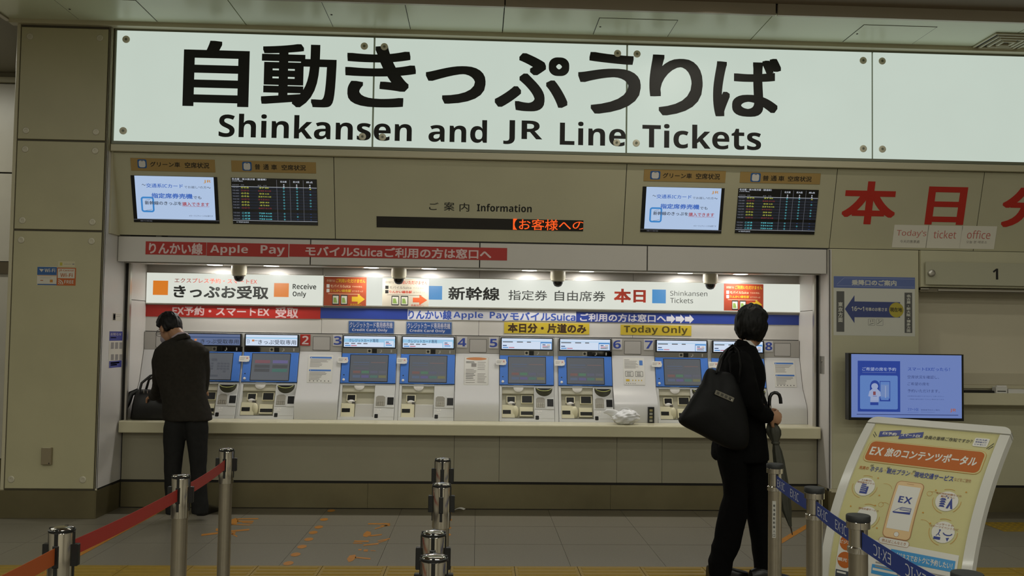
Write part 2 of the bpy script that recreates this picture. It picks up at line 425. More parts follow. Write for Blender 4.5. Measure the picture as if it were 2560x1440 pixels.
# left pillar
wp = struct('wall_left')
ZT = onY(1200, 1060.5, 7.8).z; zcb = onY(1200, 1090, 7.8).z
m = MB(); wbox(m, -3.735, -3.006, YP+.012, 8.6, 0.2, ZC, mat('pillar_core', (78, 72, 56), .6)); m.build('core', wp)
def cap_on(parent, fr, a, b, r=.027):
    m = MB(); p = fr.P(a, b, 0.0)
    m.lathe(p, [(r, 0), (r, .004), (r*.8, .007), (r*.62, .0062), (r*.35, .0062), (r*.3, .004)], mat('cap_beige', (196, 190, 168), .4, metal=.2), 20, fr.n); return m.build('screw_cap', parent, 40)
pz = [(onY(160, 1222, YP).z, onY(160, 579, YP).z), (onY(160, 574, YP).z, onY(160, 354, YP).z), (onY(160, 349, YP).z, 3.93)]
xa, xb = onY(54, 75, YP).x, onY(271, 75, YP).x
FPc = WY(YP)
capY = [((53, 600), (229, 603), (28, 1198), (207, 1199)), ((63, 373), (238, 377), (56, 551), (231, 555)), ((75, 91), (250, 95), (65, 326), (240, 330))]
panels = []
for (z0, z1), cs in zip(pz, capY):
    m = MB(); m.box(FPc, xa, z0, xb, z1, -.012, 0, pil_m, .003); p = m.build('panel', wp); panels.append(p)
    for c in cs: cap_on(p, FPc, *FPc.pix(*c))
m = MB(); m.box(FPc, xb+.012, .22, -3.0, ZC-.02, -.012, .002, trim_m, .004)
m.box(FPc, -3.748, .22, xa-.008, ZC-.02, -.012, .002, trim_m, .004); m.build('edge_strip', wp)
m = MB(); m.box(LEFTF, YP-.002, .235, 7.96, 2.94, -.01, 0, white_m); m.build('side_panel', wp)
m = MB(); m.box(LEFTF, YP-.002, 2.94, YS+.1, ZC, -.01, 0, trim_m); m.build('upper_side', wp)
m = MB(); m.box(FPc, -3.77, 0, -3.002, onY(160, 1226, YP).z, -.3, .012, steel_m, .002); m.build('baseboard', wp)
m = MB(); m.box(LEFTF, YP-.01, 0, YW+.02, .215, -.02, .004, steel_m); m.build('baseboard', wp)
m = MB(); m.box(LEFTF, YP, .215, YW+.02, .236, -.02, -.004, dark_m); m.build('shadow_gap', wp)

# right pillar with the poster, and the reveal with the shutter lock
wr = struct('wall_right')
XR1 = onY(2297, 760, YR).x
m = MB(); wbox(m, 3.004, XR1, YR+.004, 8.6, .2, 2.28, trim_m); m.build('core', wr)
m = MB(); m.box(FRt, 3.03, .235, XR1, 2.275, -.01, 0, wall_m, .003); m.build('panel', wr)
m = MB(); m.box(FRt, 3.0, .235, 3.024, 2.275, -.01, .0, white_m, .003); m.build('edge_strip', wr)
m = MB(); m.box(RIGHTF, -7.96, .235, -YR, 2.275, -.01, 0, white_m); m.build('side_panel', wr)
m = MB(); m.box(FRt, 3.002, 0, XR1+.004, .205, -.3, .006, steel_m, .002); m.build('baseboard', wr)
m = MB(); m.box(FRt, 3.0, .205, XR1, .236, -.05, -.006, dark_m); m.build('shadow_gap', wr)
m = MB(); m.box(RIGHTF, -YW, .0, -YR, .215, -.02, .004, steel_m); m.build('baseboard', wr)
m = MB(); m.pbox(RIGHTF, (2050, 890), (2061, 935), -.002, .003, alu_m, .001); lk = m.build('lock_plate', wr)
m = MB(); a, b = RIGHTF.pix(2055, 903); m.lathe(RIGHTF.P(a, b, .003), [(.012, 0), (.012, .004), (.009, .005)], satin_m, 16, RIGHTF.n); m.build('lock_cylinder', lk, 40)

# upper sloping fascia with the monitors
SL = Fr((0, 7.69, 2.283), (1, 0, 0), (0, -0.19, 0.662)); SLH = math.hypot(.19, .662)
wu = struct('wall_upper')
sx = [-2.995, SL.pix(836.5, 500)[0], SL.pix(1562, 510)[0], SL.pix(2083, 525)[0], SL.pix(2448, 525)[0], SL.pix(2448, 525)[0]+1.2, 6.4]
m = MB(); m.box(SL, -3.0, 0, 6.4, SLH, -.03, -.006, dark_m); m.build('backing', wu)
upan = []
for a, b in zip(sx, sx[1:]):
    m = MB(); m.box(SL, a+.003, .006, b-.003, SLH-.004, -.006, 0, wall_m); upan.append(m.build('panel', wu))
m = MB(); wbox(m, -2.99, 6.4, YS-.015, YS+.2, 2.945, 3.0, trim_m, .003); m.build('ledge', wu)
m = MB(); wbox(m, -3.0, -2.985, 7.5, 7.9, 2.28, 2.95, trim_m); m.build('end_cheek', wu)
def info_text():
    m = MB(); m.ptext(SL, 'ご', (1073, 506), (1096, 525), .001, ink_m, .005).ptext(SL, '案', (1110, 505), (1136, 527), .001, ink_m, .005).ptext(SL, '内', (1149, 507), (1173, 529), .001, ink_m, .005)
    m.ptext(SL, 'Information', (1192.6, 509), (1329, 531), .001, ink_m, .01); m.build('lettering', upan[1])
info_text()
rk = mat('red_sign_letters', (186, 40, 24), .5)
m = MB(); m.ptext(SL, '本', (2113, 452), (2233, 562), .0015, rk, .03).ptext(SL, '日', (2323, 466), (2407, 563), .0015, rk, .03); m.build('lettering', upan[3])
m = MB(); m.ptext(SL, '分', (2513, 468), (2634, 570), .0015, rk, .03); m.build('lettering', upan[4])

# header over the machine recess, its rails and soffit
wh = struct('wall_header')
vs_ = [-3.0]+[onY(x, 625, 7.69).x for x in (776, 1199.5, 1618.5)]+[2.998]
F69 = WY(7.69)
m = MB(); wbox(m, -3.0, 3.0, 7.7, 7.76, 2.07, 2.28, dark_m); m.build('backing', wh)
hp = []
for a, b in zip(vs_, vs_[1:]):
    m = MB(); m.box(F69, a+.004, 2.066, b-.004, 2.276, -.012, 0, white_m, .003); hp.append(m.build('panel', wh))
m = MB(); wbox(m, -2.97, 2.97, 7.76, 7.8, 2.06, 2.09, alu_m); wbox(m, -2.97, 2.97, 7.81, 7.86, 2.066, 2.09, alu_m); wbox(m, -2.99, 2.99, 7.7, 7.9, 2.086, 2.1, dark_m)
m.build('shutter_rail', wh)
for s in (-1, 1):
    m = MB(); wbox(m, s*2.978-.016, s*2.978+.016, 7.88, 7.93, ZT, 2.07, dark_m); m.build('guide_rail', wh)
    m = MB(); wbox(m, s*2.962-.008, s*2.962+.008, 7.87, 7.91, ZT, 2.07, alu_m); m.build('guide_rail', wh)
# recess box
wb = struct('wall_back')
m = MB(); wbox(m, -3.05, 3.05, YB+.012, YB+.1, ZT, 2.08, dark_m); m.build('backing', wb)
ZJ = [onY(900, 835.5, YB).z]
for a, b in zip([-2.975, onY(804, 815, YB).x, onY(1197, 815, YB).x, onY(1582, 815, YB).x], [onY(804, 815, YB).x, onY(1197, 815, YB).x, onY(1582, 815, YB).x, 2.975]):
    m = MB(); m.box(FB_, a+.0015, ZJ[0]+.003, b-.0015, 1.72, -.012, 0, white_m); m.build('panel', wb)
    m = MB(); m.box(FB_, a+.0015, 1.723, b-.0015, 2.085, -.012, 0, grey_m); m.build('panel', wb)
m = MB(); wbox(m, -2.975, 2.975, 7.88, 8.32, 2.085, 2.16, white_m); m.build('recess_ceiling', wb)
for s in (-1, 1):
    x0, x1 = (-3.0, -2.97) if s < 0 else (2.97, 3.0)
    z1 = onY(1, 1, 1).z
    for (za, zb) in ((ZT, 1.755), (1.76, 2.085)):
        m = MB(); wbox(m, x0, x1, 7.93, 8.31, za, zb, white_m); m.build('side_panel', wb)

# lower wall under the counter
wlo = struct('wall_lower')
lx = [-2.99]+[onY(x, 1150, YW).x for x in (1135, 1248, 1542, 1655)]+[2.99]
m = MB(); wbox(m, -3.0, 3.0, YW+.012, YW+.1, 0, zcb, dark_m); m.build('backing', wlo)
for a, b in zip(lx, lx[1:]):
    m = MB(); m.box(FW, a+.0015, .236, b-.0015, zcb-.001, -.012, 0, low_m); m.build('panel', wlo)
bs = struct('baseboard_back')
for a, b in zip([-2.99, onY(919, 1240, YW).x, onY(1526, 1240, YW).x], [onY(919, 1240, YW).x, onY(1526, 1240, YW).x, 2.99]):
    m = MB(); m.box(FW, a+.001, 0.006, b-.001, .214, -.012, 0, steel_m); m.build('skirting_plate', bs)

# ticket window on the right
wn = struct('window_1')
YT = 7.62; FT = WY(YT)
wx0, wx1 = XR1+.006, 6.4
m = MB(); m.box(FT, wx0, onY(2400, 719, YT).z, wx1, 2.278, -.12, 0, wall_m, .003); m.build('header_panel', wn)
m = MB(); zz = onY(2400, 722, YT).z; m.box(FT, wx0, zz-.012, onY(2322, 722, YT).x, zz, -.05, .006, alu_m, .002); m.box(FT, onY(2345, 722, YT).x, zz-.022, wx1, zz-.006, -.05, .006, alu_m, .002); m.build('blind_rail', wn)
m = MB(); m.box(FT, wx0, zz-.03, wx1, zz+.002, -.12, -.01, mat('rail_grey', (120, 112, 92), .4)); m.build('blind_box', wn)
glass_m = mat('tinted_glass', (176, 174, 150), .06, trans=0.0, coat=.6, spec=.8)
gp0 = FT.pix(2310, 655); gp1 = FT.pix(2560, 717)
m = MB(); m.box(FT, gp0[0], gp1[1]+.004, gp0[0]+2.0, gp0[1], .022, .03, glass_m, .001); gl = m.build('number_plate', wn, label='glass plate with the window number 1')
m = MB(); a, b = FT.pix(2323, 683.5); m.lathe(FT.P(a, b, 0), [(.012, 0), (.012, .03), (.026, .031), (.03, .036), (.03, .05), (.024, .055), (.01, .056)], alu_m, 24, FT.n); m.build('fixing_knob', gl, 40)
m = MB(); m.ptext(FT, '1', (2476.7, 672), (2490.5, 699.5), .0306, ink_m, .03); m.build('numeral', gl)
YBl = 7.86; FBl = WY(YBl)
blind_m = mat('roller_blind', (206, 198, 174), .3, var=.02, scale=2)
zt = onY(2480, 983, 7.72).z
m = MB(); m.box(FBl, wx0, zt+.02, wx1, zz+.1, -.003, 0, blind_m); m.build('blind', wn)
m = MB(); m.box(FBl, wx0, onY(2480, 962, YBl).z, wx1, onY(2480, 933, YBl).z, 0, .006, mat('blind_hem', (190, 182, 158), .35), .002); m.build('hem_bar', wn)
m = MB(); wbox(m, wx0, wx1, 7.83, YBl-.002, onY(2480, 970, 7.9).z-.0, onY(2480, 964, 7.9).z, trim_m); m.build('sill', wn)
wt = struct('wall_ticket')
yt = 7.9
m = MB(); m.box(WY(yt), wx0, .236, wx1, onY(2480, 1013.5, 7.72).z-.001, -.012, 0, wall_m); m.build('panel', wt)
m = MB(); m.box(WY(yt), wx0, .214, wx1, .236, -.05, -.01, dark_m); m.build('shadow_gap', wt)
m = MB(); m.box(WY(yt), wx0, 0, wx1, .214, -.05, 0, steel_m); m.build('skirting', wt)
zb = onY(2480, 1013.5, 7.72).z
tc = MB(); wbox(tc, wx0, wx1, 7.72, YBl-.001, zb, zt, counter_m, .006)
tc.build('ticket_counter', loc=(4.6, 7.75, zb), label='white ledge counter under the closed grey blind of ticket window 1', cat='counter')
def small(name, label, cat, boxes, group=None, loc=None):
    m = MB()
    for b in boxes: m.box(*b)
    return m.build(name, loc=loc or boxes[0][0].P(boxes[0][1], boxes[0][2], 0), label=label, cat=cat, group=group)
FH = lambda z: Fr((0, 0, z), (1, 0, 0), (0, 1, 0))
q0 = onZ(2405, 975, zt); 
small('writing_mat', 'flat black mat lying on the ticket counter beside the white card holder', 'mat', [(FH(zt), onY(2405, 975, 7.8).x, 7.75, onY(2478, 975, 7.8).x, 7.82, 0, .02, blk_m, .004)])
xg = onY(2482, 975, 7.8).x
gd = thing('card_holder', 'small white plastic card holder on the ticket counter right of the black mat', 'holder', (xg+.06, 7.8, zt))
m = MB(); m.box(FH(zt), xg, 7.75, xg+.1, 7.81, 0, .055, paper_m, .004); m.build('stand', gd)
m = MB(); m.box(WY(7.75), xg+.012, zt+.012, xg+.088, zt+.02, 0, .001, blk_m); m.build('slot', gd)
m = MB(); m.box(WY(7.75), xg+.005, zt+.05, xg+.095, zt+.066, -.02, .002, white_p, .002); m.build('top_bar', gd)
small('paper_tray', 'low white box on the ticket counter near the right edge of the picture', 'tray', [(FH(zt), xg+.11, 7.75, xg+.26, 7.82, 0, .035, paper_m, .003)])

# counter under the ticket machines
zct = ZT
m = MB(); prof = [(8.32, zcb), (7.805, zcb), (7.8, zcb+.005), (7.8, zct-.012), (7.804, zct-.004), (7.812, zct), (8.32, zct)]
n = len(prof); vs = [V((x, y, z)) for x in (-2.985, 2.985) for y, z in prof]
m.add(vs, [(k, (k+1) % n, n+(k+1) % n, n+k) for k in range(n)]+[tuple(range(n))[::-1], tuple(range(n, 2*n))], counter_m)
m.build('worktop', loc=(0, 7.8, zcb), label='long white worktop running under all the ticket machines', cat='counter')
# ceiling air diffuser at the right edge
va = onZ(2515, 103, ZC)
vt = thing('ceiling_diffuser', 'square white air diffuser with nested frames in the ceiling at the right edge', 'vent', (va.x, va.y, ZC), None)
FD = Fr((va.x, va.y, ZC), (1, 0, 0), (0, -1, 0))
for k in range(4):
    r = .2-.048*k; m = MB()
    for s in (-1, 1):
        m.box(FD, -r, s*r-.017 if s > 0 else -r, r, s*r if s > 0 else -r+.017, 0, .014+.004*k, trim_m, .003)
        m.box(FD, s*r-.017 if s > 0 else -r, -r+.017, s*r if s > 0 else -r+.017, r-.017, 0, .014+.004*k, trim_m, .003)
    m.build('vane', vt)
m = MB(); m.box(FD, -.2, -.2, .2, .2, 0, .003, dark_m); m.build('duct_plate', vt)
# ------------------------------------------------------------------ the big illuminated sign
glow_m = mat('sign_glass', (199, 212, 200), .4, emit=0.92, var=.02, scale=1.2, spec=.2)
edge_m = mat('glass_edge', (116, 120, 100), .3)
sg = thing('illuminated_sign', 'huge white backlit sign band with black Japanese and English ticket lettering along the ceiling', 'sign', (0, YS, 3.0))
zs0, zs1 = onY(935, 368, YS).z, onY(935, 94, YS).z
jx = [-2.98, onY(933.5, 230, YS).x, onY(1567, 250, YS).x, onY(2181.5, 265, YS).x, onY(2181.5, 265, YS).x+2.1]
m = MB(); wbox(m, -2.99, jx[-1], YS+.02, YS+.3, zs0-.02, ZC-.002, edge_m); m.build('light_box', sg)
m = MB(); m.box(FS, -2.99, zs0-.022, jx[-1], zs0+.002, -.02, .004, edge_m); m.box(FS, -2.99, zs1-.002, jx[-1], zs1+.016, -.02, .004, edge_m); m.box(FS, -2.99, zs0, -2.977, zs1, -.02, .004, edge_m); m.build('edge_frame', sg)
m = MB(); m.box(FS, -2.99, zs1+.016, jx[-1], ZC-.001, -.02, .014, trim_m, .003); m.build('top_trim', sg)
for i, (a, b) in enumerate(zip(jx, jx[1:])):
    m = MB(); m.box(FS, a+.008, zs0+.002, b-.008, zs1-.002, -.012, 0, glow_m); gp = m.build('glass_panel', sg)
    for xx in (a+.082, b-.082):
        for z in (zs0+.085, zs1-.075):
            if i == 3 and xx > b-.1: continue
            if abs(xx-(jx[1]+.082)) < .01 and z > 3.5: pass
            mm = MB(); mm.lathe(FS.P(xx, z, 0), [(.03, 0), (.03, .006), (.026, .009), (.014, .009), (.012, .006)], mat('fixing_cap', (226, 222, 200), .35), 20, FS.n); mm.disc(FS, xx, z, .0095, .0095, .0096, edge_m, 14); mm.build('glass_fixing', gp, 40)
m = MB()
for ch, tl, br in (('自', (461, 100), (621, 269)), ('動', (656, 108), (839, 271)), ('き', (864.5, 112.5), (1038, 271)), ('っ', (1065, 163), (1213, 262)), ('ぷ', (1238.6, 131), (1421.7, 281)), ('う', (1446, 129), (1601, 287)), ('り', (1624, 136), (1756, 291)), ('ば', (1783, 143), (1952, 295))):
    MB().ptext(FS, ch, tl, br, .002, ink_m, .026).build('character', sg)
m = MB()
for st, tl, br in (('Shinkansen', (548, 283), (1029, 354)), ('and', (1072, 297), (1217, 358)), ('JR', (1259, 300), (1355.5, 362.5)), ('Line', (1400, 303), (1564, 366.5)), ('Tickets', (1606, 308.5), (1902.5, 376))):
    MB().ptext(FS, st, tl, br, .002, ink_m, .022).build('word', sg)

# ------------------------------------------------------------------ things on the sloping fascia
tan_m = mat('tan_plate', (172, 142, 84), .5); navy_p = mat('sign_blue', (44, 96, 160), .5)
def plate(tl, br, itl, ibr, words, label):
    t = MB(); t.pbox(SL, tl, br, 0, .004, tan_m, .001); a, b = SL.pix(*br)
    o = t.build('name_plate', loc=SL.P(a, b, 0), label=label, cat='sign', group='tan seat availability plates')
    m = MB(); a0, b1 = SL.pix(*itl); a1, b0 = SL.pix(*ibr); w_ = a1-a0; h = b1-b0
    m.rrect(SL, a0, b0, a1, b1, .012, .0045, navy_p); m.rrect(SL, a0+.14*w_, b0+.1*h, a1-.14*w_, b1-.12*h, .016, .005, white_p)
    m.quad(SL, a0+.38*w_, b0+.8*h, a0+.62*w_, b0+.85*h, .0055, ink_m); m.build('seat_symbol', o)
    for st, p, q in words: MB().ptext(SL, st, p, q, .0045, ink_m, .018).build('lettering', o)
plate((326, 394.5), (538.5, 431), (343.5, 398), (368, 420.5), [('グリーン車', (375, 404), (451, 418)), ('空席状況', (462, 405.5), (523.7, 421))], 'tan plate reading green car seat availability above the leftmost blue screen')
plate((578, 401), (790.4, 433.7), (605.5, 404), (630, 427), [('普', (637, 410), (651, 424)), ('通', (658, 410.5), (672.5, 424.5)), ('車', (678, 411), (693, 425)), ('空席状況', (704, 411.5), (765, 426.5))], 'tan plate reading ordinary car seat availability above the left black timetable screen')
plate((1610.5, 423), (1812.6, 457), (1626, 427), (1649.7, 448.6), [('グリーン車', (1657, 432), (1729, 446.5)), ('空席状況', (1740, 433), (1799, 449))], 'tan plate reading green car seat availability above the right blue screen')
plate((1851, 429), (2049, 461), (1877, 432), (1900, 455), [('普', (1907, 438.5), (1921, 452)), ('通', (1927, 439), (1941, 452.5)), ('車', (1946, 439.5), (1960, 453)), ('空席状況', (1970, 440), (2028, 454.5))], 'tan plate reading ordinary car seat availability above the right black timetable screen')
scr_blue = mat('screen_pale_blue', (178, 200, 232), .3, emit=0.9); scr_navy = mat('screen_blue_ink', (64, 110, 200), .3, emit=.8)
scr_cyan = mat('screen_azure', (60, 140, 214), .3, emit=.8); scr_grey = mat('screen_grey_ink', (58, 66, 84), .3, emit=.8)
scr_red = mat('screen_red_ink', (176, 50, 56), .3, emit=.8); scr_org = mat('screen_orange', (196, 140, 70), .3, emit=.9)
scr_blk = mat('screen_black', (8, 9, 12), .12, coat=.5); scr_row = mat('screen_row', (22, 28, 40), .3, emit=.8)
scr_yel = mat('screen_yellow', (176, 180, 60), .3, emit=.9); scr_tc = mat('screen_teal', (90, 196, 206), .3, emit=.9); scr_w = mat('screen_white', (190, 196, 206), .3, emit=.9)
scr_dred = mat('screen_dark_red', (128, 44, 40), .3, emit=.9); scr_line = mat('screen_line', (110, 112, 120), .3, emit=.8)
def monitor_ic(tl, br, label):
    a0, b1 = SL.pix(*tl); a1, b0 = SL.pix(*br); W_, H_ = a1-a0, b1-b0
    X = lambda x: a0+(x-85)/(1142-85)*W_                              # grid measured on the left screen's own rectangle
    Yy = lambda y: b1-(y-238)/(820-238)*H_
    o = thing('monitor', label, 'screen', SL.P(a0, b0, 0), 'seat availability screens')
    m = MB(); m.box(SL, a0, b0, a1, b1, 0, .008, blk_m, .002); m.build('bezel', o)
    m = MB(); m.quad(SL, X(132), Yy(775), X(1100), Yy(240), .0085, scr_blue); m.quad(SL, X(85), Yy(785), X(1142), Yy(781), .0087, scr_line); m.build('display', o)
    m = MB(); T = lambda st, x0, y0, x1, y1, mt, bd=0.0: m.text(SL, st, X(x0), Yy(y1), X(x1), Yy(y0), .009, mt, bd)
    T('～', 215, 342, 262, 362, scr_grey); T('交通系ICカード', 268, 332, 718, 384, scr_navy, .015); T('でお越し*の方', 735, 352, 1008, 384, scr_grey); T('～', 1014, 360, 1058, 380, scr_grey)
    T('指定席券売機', 325, 450, 830, 514, scr_navy, .03); T('でも', 838, 478, 938, 515, scr_grey, .01)
    m.rrline(SL, X(190), Yy(692), X(352), Yy(498), .022, .014, .0088, scr_cyan); m.line(SL, (X(240), Yy(672)), (X(322), Yy(655)), .002, .0089, scr_grey); m.line(SL, (X(245), Yy(545)), (X(310), Yy(528)), .002, .0089, scr_grey)
    T('新幹線のきっぷを', 238, 550, 690, 598, scr_grey, .015); T('購入できます', 698, 556, 1030, 604, scr_red, .015); m.quad(SL, X(698), Yy(611), X(1030), Yy(608), .009, scr_red)
    T('JR', 975, 276, 1066, 316, scr_org, .02); T('※カードにチャージが必要です', 775, 716, 1068, 736, scr_grey)
    T('運行情報', 165, 795, 315, 808, scr_line); m.build('screen_text', o)
monitor_ic((327, 438), (549, 559), 'screen with pale blue IC card notice, leftmost of the four under the big sign')
monitor_ic((1607, 466), (1802.5, 583.7), 'screen with pale blue IC card notice between the information display and the right timetable screen')
ROWS = [('13:37', 'のぞみ', 'y', '37 博多', 'oo^'), ('13:40', 'ひかり', 'r', '645 新大阪', 'oo-'), ('13:56', 'のぞみ', 'y', '93 広島', 'ooo'), ('14:07', 'のぞみ', 'y', '231 新大阪', 'oo-'), ('14:10', 'ひかり', 'r', '513 岡山', 'ooo'), ('14:17', 'のぞみ', 'y', '39 博多', 'ooo'), ('14:37', 'のぞみ', 'y', '41 博多', 'ooo'), ('14:40', 'ひかり', 'r', '647 新大阪', 'oo-'), ('13:34', 'こだま', 'c', '729 名古屋', 'o--'), ('14:04', 'こだま', 'c', '731 新大阪', 'oo-'), ('14:34', 'こだま', 'c', '733 名古屋', 'o--')]
def monitor_tt(tl, br, label):
    a0, b1 = SL.pix(*tl); a1, b0 = SL.pix(*br); W_, H_ = a1-a0, b1-b0
    X = lambda x: a0+(x-1318)/(2380-1318)*W_
    Yy = lambda y: b1-(y-265)/(840-265)*H_
    o = thing('monitor', label, 'screen', SL.P(a0, b0, 0), 'seat availability screens')
    m = MB(); m.box(SL, a0, b0, a1, b1, 0, .008, scr_blk, .002); m.build('bezel', o)
    m = MB(); T = lambda st, x0, y0, x1, y1, mt, bd=0.01: m.text(SL, st, X(x0), Yy(y1), X(x1), Yy(y0), .0096, mt, bd)
    d = MB()
    ys = [385, 421, 457, 493, 529, 565, 601, 637, 700, 736, 772]
    for (t, n, c, num, av), y in zip(ROWS, ys):
        d.quad(SL, X(1324), Yy(y+12), X(2376), Yy(y-15), .0086, scr_row)
        mt = {'y': scr_yel, 'r': scr_dred, 'c': scr_tc}[c]
        T(t, 1332, y-9, 1408, y+6, scr_line); T(n, 1438, y-12, 1536, y+9, mt, .02); T(num.split()[0], 1690-len(num.split()[0])*14, y-9, 1722, y+8, mt, .02); T(num.split()[1], 1732, y-8, 1732+len(num.split()[1])*26, y+8, mt)
        for q, x in zip(av, (1968, 2132, 2298)):
            if q == 'o': m.ring(SL, X(x), Yy(y), .0062, .0062, .0022, .0096, scr_tc, seg=14)
            elif q == '-': m.quad(SL, X(x-8), Yy(y+2), X(x+8), Yy(y-1), .0096, scr_navy)
            else: m.poly(SL, [(X(x-12), Yy(y+9)), (X(x+12), Yy(y+9)), (X(x), Yy(y-9))], .0096, scr_yel)
    T('名古屋・新大阪方面（普通車）', 1330, 268, 1755, 292, scr_w, .015); T('(13:00 現在)', 1332, 298, 1465, 312, scr_w)
    T('発車時刻　列車', 1330, 345, 1478, 358, scr_line); T('番号　行先', 1645, 348, 1758, 362, scr_line)
    for st, x in (('名古屋', 1966), ('新大阪', 2126), ('終点', 2290)):
        T(st, x-40, 290, x+40, 314, scr_w); m.disc(SL, X(x+4), Yy(340), .005, .006, .0096, scr_w, 8); m.disc(SL, X(x+4), Yy(362), .006, .005, .0096, scr_w, 8)
    for x in (1882, 2046, 2212): d.quad(SL, X(x-2), Yy(790), X(x+2), Yy(280), .0092, scr_line)
    d.quad(SL, X(1320), Yy(374), X(2378), Yy(369), .0093, scr_w); d.quad(SL, X(1320), Yy(795), X(2378), Yy(791), .0093, scr_w)
    T('★ 特急料金改定', 1362, 806, 1518, 822, scr_w); d.build('display', o); m.build('screen_text', o)
monitor_tt((577.7, 443.8), (795, 563.5), 'black timetable screen left of the information display, under a tan plate')
monitor_tt((1846, 470.3), (2035, 586.5), 'black timetable screen beside the large red characters on the fascia')
a0, b1 = SL.pix(941.4, 540.5); a1, b0 = SL.pix(1457.5, 578)
le = thing('led_display', 'long dark LED strip display with orange scrolling text', 'screen', SL.P(a0, b0, 0))
m = MB(); m.box(SL, a0, b0, a1, b1, 0, .006, mat('led_dark', (34, 30, 26), .3), .002); m.build('housing', le)
led = mat('led_orange', (255, 92, 26), emit=1.0)
m = MB(); p = SL.pix(1309.5, 547); q = SL.pix(1445, 577)
m.text(SL, '【お客様へ', p[0]-.09, q[1], SL.pix(1427, 575)[0], p[1], .007, led, .006); c0 = SL.pix(1431, 575)[0]
m.text(SL, 'の', c0, q[1]+.012, c0+.11, p[1]-.014, .007, led, .012, amax=a1-.002); m.build('led_text', le)
lab = paper_m; pale_red = mat('faded_red_ink', (196, 110, 100), .6); pale_ink = mat('faded_ink', (120, 112, 104), .6)
def plabel(tl, br, words, label):
    t = MB(); t.pbox(SL, tl, br, .002, .0035, mat('label_paper', (224, 220, 206), .6)); a, b = SL.pix(*br); o = t.build('paper_label', loc=SL.P(a, b, 0), label=label, cat='label', group="today's ticket office labels")
    m = MB()
    for st, p, q, mt in words: m.ptext(SL, st, p, q, .004, mt)
    m.build('lettering', o)
plabel((2236, 561.6), (2315, 620), [("Today's", (2242.5, 574), (2314, 594.5), pale_red), ('今天的售票處', (2250, 599.5), (2298, 608), pale_ink)], "paper label reading Today's, left of three under the red characters")
plabel((2320.5, 563), (2399, 621.5), [('ticket', (2335, 575.7), (2388.6, 596.5), pale_red)], 'paper label reading ticket, middle of three under the red characters')
plabel((2405, 564), (2484, 623), [('office', (2419, 575.7), (2474, 597.5), pale_red), ('오늘 분 매표소', (2415.5, 601), (2466.5, 609), pale_ink)], 'paper label reading office, right of three under the red characters')

# ------------------------------------------------------------------ strips on the header
pinkish = mat('strip_letters', (222, 196, 196), .5)
def strip(fr, tl, br, words, m0, label, group, mw=None, d=.003, cat='sign', name='strip_sign'):
    t = MB(); t.pbox(fr, tl, br, 0, d, m0); a, b = fr.pix(*br); o = t.build(name, loc=fr.P(a, b, 0), label=label, cat=cat, group=group)
    for wd in words: MB().ptext(fr, wd[0], wd[1], wd[2], d+.0006, mw or pinkish, wd[3] if len(wd) > 3 else .03).build('lettering', o)
    return o
G1 = 'red strips on the white header'
strip(F69, (364.8, 603.3), (515.3, 638.5), [('りんかい線', (373, 606), (506.6, 637))], red_m, 'leftmost short red strip with white kana on the header', G1)
strip(F69, (517.6, 606.2), (720.5, 643), [('Apple', (526, 611.5), (619.8, 639)), ('Pay', (652, 613), (712, 641.5))], red_m, 'red strip with two English words on the header', G1)
strip(F69, (724, 610), (1267.5, 651.3), [('モバイルSuicaご利用の方は窓口へ', (764, 615), (1228, 648.5))], red_m, 'long red strip of Japanese text on the header, nearest the LED display', G1)

# ------------------------------------------------------------------ recess back: light boxes, strips, plates, lamps, cameras
lb_m = mat('lightbox_white', (234, 238, 226), .3, emit=.8, var=.01)
org_p = mat('orange_square', (226, 128, 28), .4); sky_p = mat('sky_square', (66, 150, 216), .4); oe = mat('orange_lit', (230, 128, 24), emit=.8); se = mat('sky_lit', (66, 150, 214), emit=.75)
dk = mat('sign_dark_ink', (40, 42, 40), .5); rdk = mat('sign_red_ink', (190, 60, 40), .5)
def lightbox(tl, br, label):
    o = thing('light_box_sign', label, 'sign', FB_.P(*FB_.pix(*br)), 'white light boxes above the machines')
    m = MB(); m.pbox(FB_, (tl[0]-2, tl[1]-2), (br[0]+2, br[1]+3), 0, .022, alu_m, .002); m.build('frame', o)
    m = MB(); m.pbox(FB_, tl, br, .018, .025, lb_m); m.build('face', o)
    return o
l1 = lightbox((370, 682), (808, 764), 'white light box with two orange squares reading Receive Only')
m = MB(); D = .0258
m.pquad(FB_, (385.6, 701.7), (422, 738), D, oe).pquad(FB_, (687, 708), (723, 743), D, oe); m.build('orange_square', l1)
m = MB(); m.ptext(FB_, 'エクスプレス予約・スマートEX', (439, 695), (644, 710.5), D, rdk, .005).ptext(FB_, 'きっぷお受取', (436.7, 712), (672.5, 748.5), D, dk, .03).ptext(FB_, 'Receive', (733.3, 709.5), (791.7, 723.8), D, dk, .012).ptext(FB_, 'Only', (733.3, 728.5), (766.5, 745.2), D, dk, .012); m.build('lettering', l1)
l2 = lightbox((813, 691), (1998, 781), 'long white light box with two blue squares reading Shinkansen Tickets')
m = MB(); m.pquad(FB_, (1072.7, 715), (1105.3, 749.7), D, se).pquad(FB_, (1629.3, 724), (1663, 758.8), D, se); m.build('blue_square', l2)
m = MB(); m.ptext(FB_, '新幹線', (1121.4, 716.5), (1248.7, 751.8), D, dk, .025).ptext(FB_, '指定券', (1271, 725), (1367.3, 752), D, dk, .008).ptext(FB_, '自由席券', (1386.4, 726.5), (1512.4, 754.3), D, dk, .008).ptext(FB_, '本日', (1534, 722), (1613, 757.4), D, rdk, .04)
m.ptext(FB_, 'Shinkansen', (1674, 727), (1766.5, 741), D, dk, .006).ptext(FB_, 'Tickets', (1674, 744.5), (1731, 758.5), D, dk, .006); m.build('lettering', l2)
